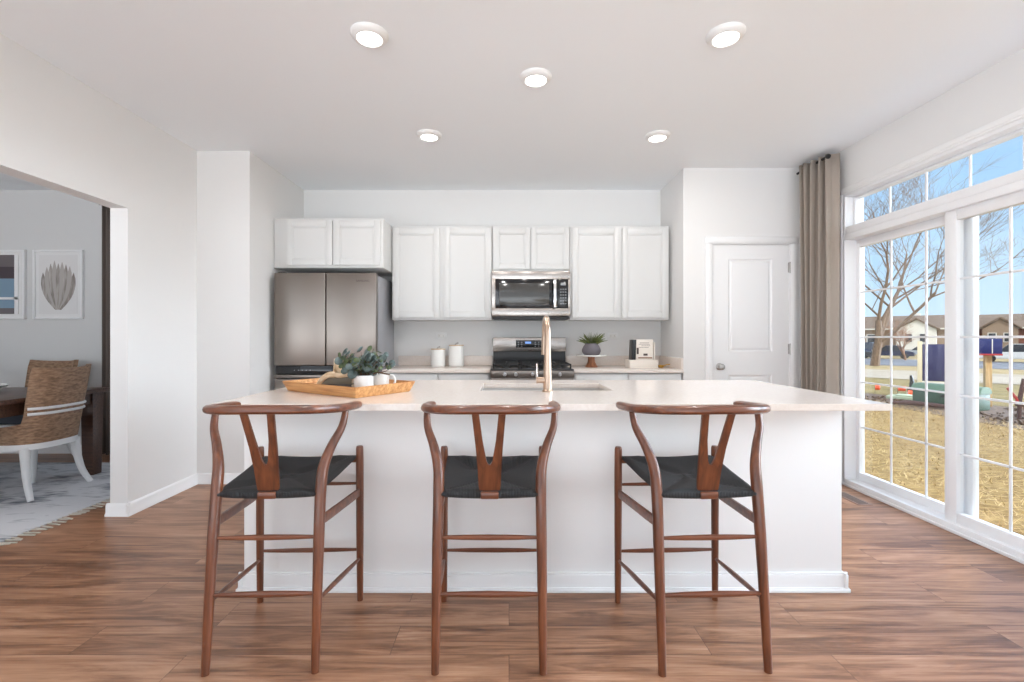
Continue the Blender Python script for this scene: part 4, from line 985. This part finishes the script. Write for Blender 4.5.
def band_art(t, x0, x1, z0, z1, y):
    x0 += .05; x1 -= .075; z0 += .03; z1 -= .03; H_ = z1-z0
    MB().box(x0, x1, y-.003, y, z0+.80*H_, z1).build('print_sky', M['artmid'], t, smooth=False); MB().box(x0, x1, y-.003, y, z0, z0+.10*H_).build('print_shore', M['artmid'], t, smooth=False)
    MB().box(x0, x1, y-.003, y, z0+.60*H_, z0+.80*H_).build('print_band', M['artdark'], t, smooth=False)
    MB().box(x0, x1, y-.003, y, z0+.10*H_, z0+.60*H_).build('print_water', M['artblue'], t, smooth=False)
    MB().box(x0-.01, x1+.02, y-.006, y-.001, z0+.245*H_, z0+.285*H_).box(x1-.015, x1+.025, y-.006, y-.001, z0, z1).build('bar_reflections', M['frame'], t, smooth=False)  # window-bar reflections in the glass, built as white strips
picture(-4.94, -4.425, 1.397, 2.115, 'white framed grey leaf print on the dining wall', leaf_art)
picture(-5.54, -5.025, 1.397, 2.115, 'white framed seascape with dark and blue bands on the dining wall', band_art)
dc = thing('dining_curtain', 'dark taupe curtain hanging at the right end of the dining wall', 'curtain', (-4.0, 4.8, 0))
b = MB(); b.grid(lambda u, v: (-4.175+.62*u, 4.82+.035*math.sin(u*2*PI*6), .01+2.55*v), 90, 4); b.build('fabric', M['dcurtain'], dc, solid=.004, ang=80)
dcr = thing('dining_curtain_rod', 'dark rod carrying the taupe curtain in the dining room', 'curtain rod', (-3.8, 4.82, 2.58))
MB().tube([(-4.2, 4.82, 2.575), (-2.75, 4.82, 2.575)], .011, 10).build('rod', M['blackmetal'], dcr); MB().box(-2.80, -2.785, 4.815, YB, 2.568, 2.582).build('bracket', M['blackmetal'], dcr)

# ------------------------------------------------------------------ outdoors
def gz(u):
    t = min(max((u-12)/30, 0), 1); return -.15-.95*t*t*(3-2*t)
Q = 2**.5
def uv2(u, v): return ((u+v)/Q, (u-v)/Q)
def strip(name, u0, u1, v0, v1, dz, m, nu=10, nv=4, th=.05):
    b = MB()
    def top(a, c):
        u = u0+(u1-u0)*a; x, y = uv2(u, v0+(v1-v0)*c); return (x, y, gz(u)+dz)
    b.grid(top, nu, nv); bot = MB().grid(lambda a, c: (lambda p: (p[0], p[1], p[2]-th))(top(a, c)), nu, nv); b.merge(bot.b)
    return struct(name, b, m)
# near lawn beside the house
b = MB(); b.box(XR+.17, 60, -12, 3.0, -.24, -.152); struct('ground_near', b, M['straw'], smooth=False)
b = MB(); poly = [(XR+.17, 3.0), (7.7, 3.0), (7.7, 9.4), (6.6, 14), (XR+.17, 14)]; b.prism(poly, .09, Matrix.Translation((0, 0, -.238))); struct('lawn', b, M['straw'], smooth=False)
b = MB(); poly = [(7.55, 3.0), (13, 3.0), (11.5, 5.5), (10.2, 8.2), (8.6, 11.6), (7.0, 14), (6.4, 14), (7.5, 9.4)]; b.prism(poly, .06, Matrix.Translation((0, 0, -.20))); struct('mulch_bed', b, M['mulch'], smooth=False)
strip('turf', 9, 30, -70, 60, -.02, M['turf'], 14)
strip('road_concrete', 27.5, 43.5, -90, 80, .0, M['concrete'], 8)
strip('turf_verge', 30, 52, -100, 90, -.02, M['turf2'], 10)
strip('road_asphalt', 50.5, 66, -120, 110, 0, M['asphalt'], 4)
strip('turf_far', 52, 200, -220, 220, -.02, M['turf2'], 4)
strip('turf_horizon', 200, 700, -700, 500, -.02, M['turf2'], 4)
# straw blades
rnd = random.Random(8); b = bmesh.new()
for k in range(26000):
    y = 2.6+9.5*rnd.random()**1.0; x = 3.0+(7.9-3.0)*rnd.random()
    if rnd.random() < .15: x = 7.3+rnd.gauss(0, .25)
    a = rnd.uniform(0, 2*PI); L = rnd.uniform(.04, .12); lift = rnd.uniform(.0, .055); wd = rnd.uniform(.002, .005)
    d = Vector((math.cos(a), math.sin(a), 0)); n_ = Vector((-d.y, d.x, 0))*wd; p = Vector((x, y, -.150))
    z0 = rnd.uniform(.001, .02)
    b.faces.new([b.verts.new(p+n_+Vector((0, 0, z0))), b.verts.new(p-n_+Vector((0, 0, z0))), b.verts.new(p+d*L+Vector((0, 0, z0+lift)))])
o = MB(); o.b.free(); o.b = b; o = o.build('straw', M['blade'], smooth=False, normals=False)
tag(o, 'pale dry straw and dormant grass covering the yard outside the patio door', 'grass', kind='stuff')
rnd = random.Random(9); b = MB()
for k in range(900):
    v = rnd.random(); x = 7.7+rnd.random()*2.6*(1 if v < .7 else .5); y = 4+8*rnd.random()
    if x+y > 19.2 or (abs(x-8.55) < .75 and abs(y-9.12) < .75) or (abs(x-9.4) < .3 and abs(y-9.23) < .3) or (abs(x-8.1) < .5 and abs(y-8.9) < .6): continue
    s_ = rnd.uniform(.015, .06); m_ = Matrix.Translation((x, y, -.14)) @ Matrix.Rotation(rnd.uniform(0, 6), 4, Vector((rnd.random(), rnd.random(), rnd.random())).normalized())
    b.box(-s_, s_, -s_*.5, s_*.5, -s_*.35, s_*.35, m=m_)
tag(b.build('bark_mulch', M['mulch'], smooth=False), 'brown bark chips on the planting bed beyond the lawn', 'mulch', kind='stuff')

# bare trees
def tree(name, label, loc, H_, spread, r0, seed, m, depth=5, lean=(0, 0), fan=3, group=None):
    rnd = random.Random(seed); t = thing(name, label, 'tree', loc, group=group)
    tr_ = MB(); br = MB()
    def grow(p, d, L, r, k):
        n = 4 if k < 3 else 3; pts = [p]; q = p.copy(); dd = d.copy()
        for i in range(n):
            dd = (dd+Vector((rnd.uniform(-.16, .16), rnd.uniform(-.16, .16), rnd.uniform(-.03, .12)))).normalized(); q = q+dd*L/n; pts.append(q.copy())
        re = r*(.62 if k < depth else .3); rads = [r+(re-r)*i/n for i in range(n+1)]
        (tr_ if k == 0 else br).tube(pts, rads, 8 if k < 2 else (5 if k < 3 else 3), cap=k < 2)
        if k >= depth: return
        nc = fan+(1 if k in (0, 1, 3, 4) else 0)
        for c in range(nc):
            f = 1 if c == 0 else rnd.uniform(.35, 1); i = min(int(f*n), n-1); bp = pts[i].lerp(pts[i+1], f*n-i)
            ax = Vector((rnd.uniform(-1, 1), rnd.uniform(-1, 1), rnd.uniform(-.25, .45))).normalized()
            nd = (dd*(1.0 if c == 0 else .75)+ax*(spread*.5 if c == 0 else spread)).normalized()
            grow(bp, nd, L*rnd.uniform(.58, .82)*(2.0 if k == 0 else 1), max(rads[i]*rnd.uniform(.5, .72), .009), k+1)
    grow(Vector((0, 0, -.05)), Vector((lean[0], lean[1], 1)).normalized(), H_*.17, r0, 0)
    tr_.build('trunk', m, t, local=True); br.build('branches', m, t, local=True); return t
tree('bare_tree', 'big bare leafless tree with spreading branches beyond the concrete road', (30.5, 39.2, -1.1), 23, .72, .34, 5, M['bark'], 6, lean=(.12, -.05), fan=3)
tree('small_bare_tree', 'small reddish bare tree in front of the parked cars', (41.0, 48.6, -1.1), 6.5, .62, .10, 7, M['bark2'], 5, lean=(-.12, .05), fan=3)

# utility box
ub = thing('utility_box', 'low green utility box with a paler lid beside the planting bed', 'utility box', (8.55, 9.12, -.14), math.atan2(-.8, .33))
b = MB(); b.box(-.52, .52, -.2, .2, 0, .30, .02); b.build('housing', M['boxgreen'], ub, local=True)
b = MB(); b.prism([(-.22, .30), (.22, .30), (.20, .37), (.13, .43), (-.13, .43), (-.20, .37)], 1.08, Matrix.Translation((-.54, 0, 0)) @ Matrix(((0, 0, 1, 0), (1, 0, 0, 0), (0, 1, 0, 0), (0, 0, 0, 1))), bev=.012); b.build('lid', M['lidgreen'], ub, local=True)
MB().box(-.05, .05, -.212, -.198, .2, .24, .003).build('latch', M['blackmetal'], ub, local=True)
# blue site sign
sg = thing('yard_sign', 'large blank blue yard sign on a cream post behind the green utility box', 'sign', (10.5, 11.2, -.18), R(-42))
for x in (-.535, .345): MB().box(x-.045, x+.045, -.045, .045, 0, 1.30, .006).build('post', M['postcream'], sg, local=True)
MB().box(-.49, .33, -.03, .03, .34, 1.23, .01).build('panel', M['blue'], sg, local=True)
MB().box(-.49, .32, -.02, .02, .235, .325, .004).build('bottom_board', M['cream'], sg, local=True)
# blue mailbox on raw post
mb = thing('mailbox', 'blue mailbox on a raw timber post standing in the planting bed', 'mailbox', (9.40, 9.23, -.14), R(-25))
MB().box(-.05, .05, -.05, .05, 0, 1.0, .006).build('post', M['postwood'], mb, local=True)
MB().box(-.30, .16, -.16, .16, 1.03, 1.33, .02).build('box', M['blue2'], mb, local=True)
MB().box(-.30, .16, -.163, .163, 1.0, 1.035, .006).build('base_trim', M['redtrim'], mb, local=True)
MB().box(.0, .014, -.166, -.158, 1.04, 1.32, .002).build('edge_strip', M['cream'], mb, local=True)
# flags, slabs, stakes
for (x, y, lb, rz) in ((9.15, 11.75, 'orange marking flag nearest the tree side of the planting bed', .3), (9.55, 11.55, 'orange marking flag second along the planting bed', -.2), (8.95, 10.55, 'low orange marking flag beside the pale slab', .1)):
    t = thing('marking_flag', lb, 'flag', (x, y, -.17), rz, 'orange utility marking flags')
    MB().tube([(0, 0, 0), (0, 0, .20)], .004, 6).build('wire', M['blackmetal'], t, local=True)
    b = MB(); b.grid(lambda u, v: (.17*u, .012*math.sin(6*u), .07+.12*v), 8, 2); b.build('flag_cloth', M['orange'], t, local=True, solid=.004)
for (x, y, hh, lb) in ((11.0, 12.85, .42, 'taller black stake left of the blue yard sign'), (10.95, 12.45, .33, 'shorter black stake left of the blue yard sign')):
    t = thing('ground_stake', lb, 'stake', (x, y, -.24), group='black stakes by the yard sign')
    MB().tube([(0, 0, 0), (.02, 0, hh*.6), (-.01, 0, hh)], [.06, .05, .03], 8).build('shaft', M['black'], t, local=True)
    MB().box(-.09, .09, -.04, .04, 0, .10, .015).build('foot', M['black'], t, local=True)
t = thing('paving_slab', 'pale green stone slab lying at the back of the planting bed', 'slab', (8.75, 10.3, -.145), R(-50)); MB().box(-.35, .35, -.2, .2, 0, .07, .012).box(-.2, .3, -.16, .14, .07, .10, .012).build('stone', M['slab'], t, local=True)
t = thing('paving_slab', 'small white slab lying behind the pale green slab', 'slab', (9.6, 11.0, -.15), R(-40)); MB().box(-.22, .22, -.12, .12, 0, .06, .012).box(-.1, .16, -.09, .09, .06, .075, .008).build('stone', M['siding'], t, local=True)
t = thing('landscape_log', 'dark weathered log edging between straw lawn and planting bed', 'log', (7.95, 9.1, -.12), R(-52))
MB().tube([(-.45, 0, .02), (-.1, .03, .05), (.3, -.01, .04), (.6, .02, .02)], [.03, .045, .04, .03], 9).build('wood', M['rust'], t, local=True)
t = thing('hand_truck', 'rusty brown upright frame with a red handle standing at the planting bed', 'hand tool', (8.42, 7.76, -.15), R(-30))
MB().tube([(0, 0, 0), (.01, 0, .35), (.06, 0, .68)], .03, 8).tube([(.14, 0, 0), (.13, 0, .30), (.07, 0, .66)], .025, 8).box(-.04, .18, -.03, .03, .22, .27, .005).build('frame', M['rust'], t, local=True)
MB().tube([(-.14, -.02, .52), (-.04, -.01, .36), (.02, 0, .20)], .022, 8).build('handle', M['red'], t, local=True)

# cars
def car(label, loc, rz, paint, suv=False, L=4.6):
    t = thing('car', label, 'car', loc, rz, 'cars parked along the street')
    hl = L/2; wd = .9; bz = .95 if suv else .80; tz = 1.72 if suv else 1.42
    side = [(-hl, .32), (-hl, .62), (-hl+.05, bz-.05), (-hl*.42, bz), (-hl*.15, bz+.02), (hl*.72, bz+.04), (hl-.06, bz-.04), (hl, .6), (hl, .32)]
    rotm = Matrix(((1, 0, 0, 0), (0, 0, 1, -wd), (0, 1, 0, 0), (0, 0, 0, 1)))
    b = MB(); b.prism(side, 2*wd, rotm, bev=.05); b.build('body', paint, t, local=True)
    cabp = [(-hl*.42, bz), (-hl*.12, tz-.06), (0, tz-.01), (hl*.45, tz-.02), (hl*(.86 if suv else .62), bz)]
    b = MB(); b.prism(cabp, 2*wd-.24, Matrix.Translation((0, .12, 0)) @ rotm, bev=.04); b.build('windows', M['hglass'], t, local=True)
    b = MB(); b.box(-hl*.10, hl*(.60 if suv else .46), -wd+.16, wd-.16, tz-.05, tz+.02, .02)
    for x in (-.05, hl*.42): b.box(x, x+.08, -wd+.10, wd-.10, bz, tz-.03, .01)
    b.build('roof', paint, t, local=True)
    for x in (-hl*.62, hl*.62):
        for y in (-wd+.08, wd-.08): MB().tube([(x, y-.11, .33), (x, y+.11, .33)], .33, 16).build('wheel', M['tyre'], t, local=True)
    return t
CZ = -1.1; SR = R(-45)
car('white SUV parked on the far side of the street behind the mailbox', (48.4, 45.2, CZ), SR, M['c_white'], True)
car('dark blue car parked to the right of the white SUV', (52.6, 41.0, CZ), SR, M['c_blue'])
car('red car parked at the far right behind the muntins', (56.4, 43.0, CZ), SR, M['c_red'])
car('navy car parked behind the small reddish tree', (43.2, 53.5, CZ), SR, M['c_navy'])
car('black car parked left of the navy car', (39.0, 54.0, CZ), SR, M['c_black'])
car('silver car parked right of the small reddish tree', (50.5, 57.5, CZ), SR, M['c_silver'])
car('dark car parked at the far left behind the big tree', (45.5, 60.0, CZ), SR+R(90), M['c_navy'], True)

# houses
def house(label, loc, rz, W, D, EZ, RH, wall, gx=None, gable=None, gw=6):
    t = thing('townhouse', label, 'house', loc, rz, 'townhouses across the street')
    MB().box(-W/2, W/2, -D/2, D/2, 0, EZ).build('walls', wall, t, local=True, smooth=False)
    b = MB(); ov = .6
    prof = [(-D/2-ov, EZ), (D/2+ov, EZ), (D/2+ov, EZ+.25), (0, EZ+RH), (-D/2-ov, EZ+.25)]
    b.prism(prof, W+2*ov, Matrix.Translation((-W/2-ov, 0, 0)) @ Matrix(((0, 0, 1, 0), (1, 0, 0, 0), (0, 1, 0, 0), (0, 0, 0, 1)))); b.build('roof', M['roof'], t, local=True, smooth=False)
    MB().box(-W/2-ov, W/2+ov, -D/2-ov-.08, -D/2-ov, EZ-.02, EZ+.25).build('fascia', M['siding'], t, local=True, smooth=False)
    if gx is not None:
        b = MB(); b.prism([(gx-gw/2, 0), (gx+gw/2, 0), (gx+gw/2, EZ), (gx, EZ+RH*.62), (gx-gw/2, EZ)], 3, Matrix.Translation((0, -D/2+1, 0)) @ Matrix(((1, 0, 0, 0), (0, 0, -1, 0), (0, 1, 0, 0), (0, 0, 0, 1)))); b.build('gable', gable, t, local=True, smooth=False)
        for s in (-1, 1): MB().prism([(gx, EZ+RH*.62+.1), (gx+s*(gw/2+.5), EZ-.15), (gx+s*(gw/2+.5), EZ+.15), (gx, EZ+RH*.62+.45)], 4, Matrix.Translation((0, -D/2+1.6, 0)) @ Matrix(((1, 0, 0, 0), (0, 0, -1, 0), (0, 1, 0, 0), (0, 0, 0, 1)))).build('gable_roof', M['roof'], t, local=True, smooth=False)
        for x in (gx-1.1, gx+1.1):
            wn_ = MB().box(x-.65, x+.65, -D/2-2.15, -D/2-1.9, EZ*.35, EZ*.8).build('window_trim', M['siding'], t, local=True, smooth=False); MB().box(x-.5, x+.5, -D/2-2.2, -D/2-2.1, EZ*.38, EZ*.77).build('pane', M['hglass'], wn_, local=True, smooth=False)
    k = -W/2+2
    while k < W/2-1.5:
        if gx is None or abs(k-gx) > gw/2+1.2:
            wn_ = MB().box(k-.8, k+.8, -D/2-.1, -D/2+.1, EZ*.3, EZ*.78).build('window_trim', M['siding'], t, local=True, smooth=False); MB().box(k-.62, k+.62, -D/2-.15, -D/2-.05, EZ*.34, EZ*.74).build('pane', M['hglass'], wn_, local=True, smooth=False)
        k += 3.4
    b = MB(); b.box(W*.2, W*.2+.9, .5, 1.4, EZ+RH*.5, EZ+RH+.5); b.build('chimney', M['siding'], t, local=True, smooth=False)
    return t
HR = R(-45)
house('brown roofed brick townhouse with a white gable, left of the mailbox', (82.7, 101.1, -1.1), HR, 17, 11, 4.0, 3.0, M['tan'], 4.2, M['siding'], 6)
house('brick townhouse with a grey portico gable, right behind the mailbox', (103.9, 98.3, -1.1), HR, 19, 11, 4.2, 3.1, M['brick'], -1, M['tan'], 5)
house('brick townhouse at the far right edge of the view', (117.4, 77.8, -1.1), HR, 24, 11, 4.4, 3.2, M['brick'], 4, M['tan'], 7)
house('tan townhouse behind the big bare tree', (68.0, 131.9, -1.1), HR, 26, 11, 4.2, 3.0, M['brick'], 6, M['siding'], 8)
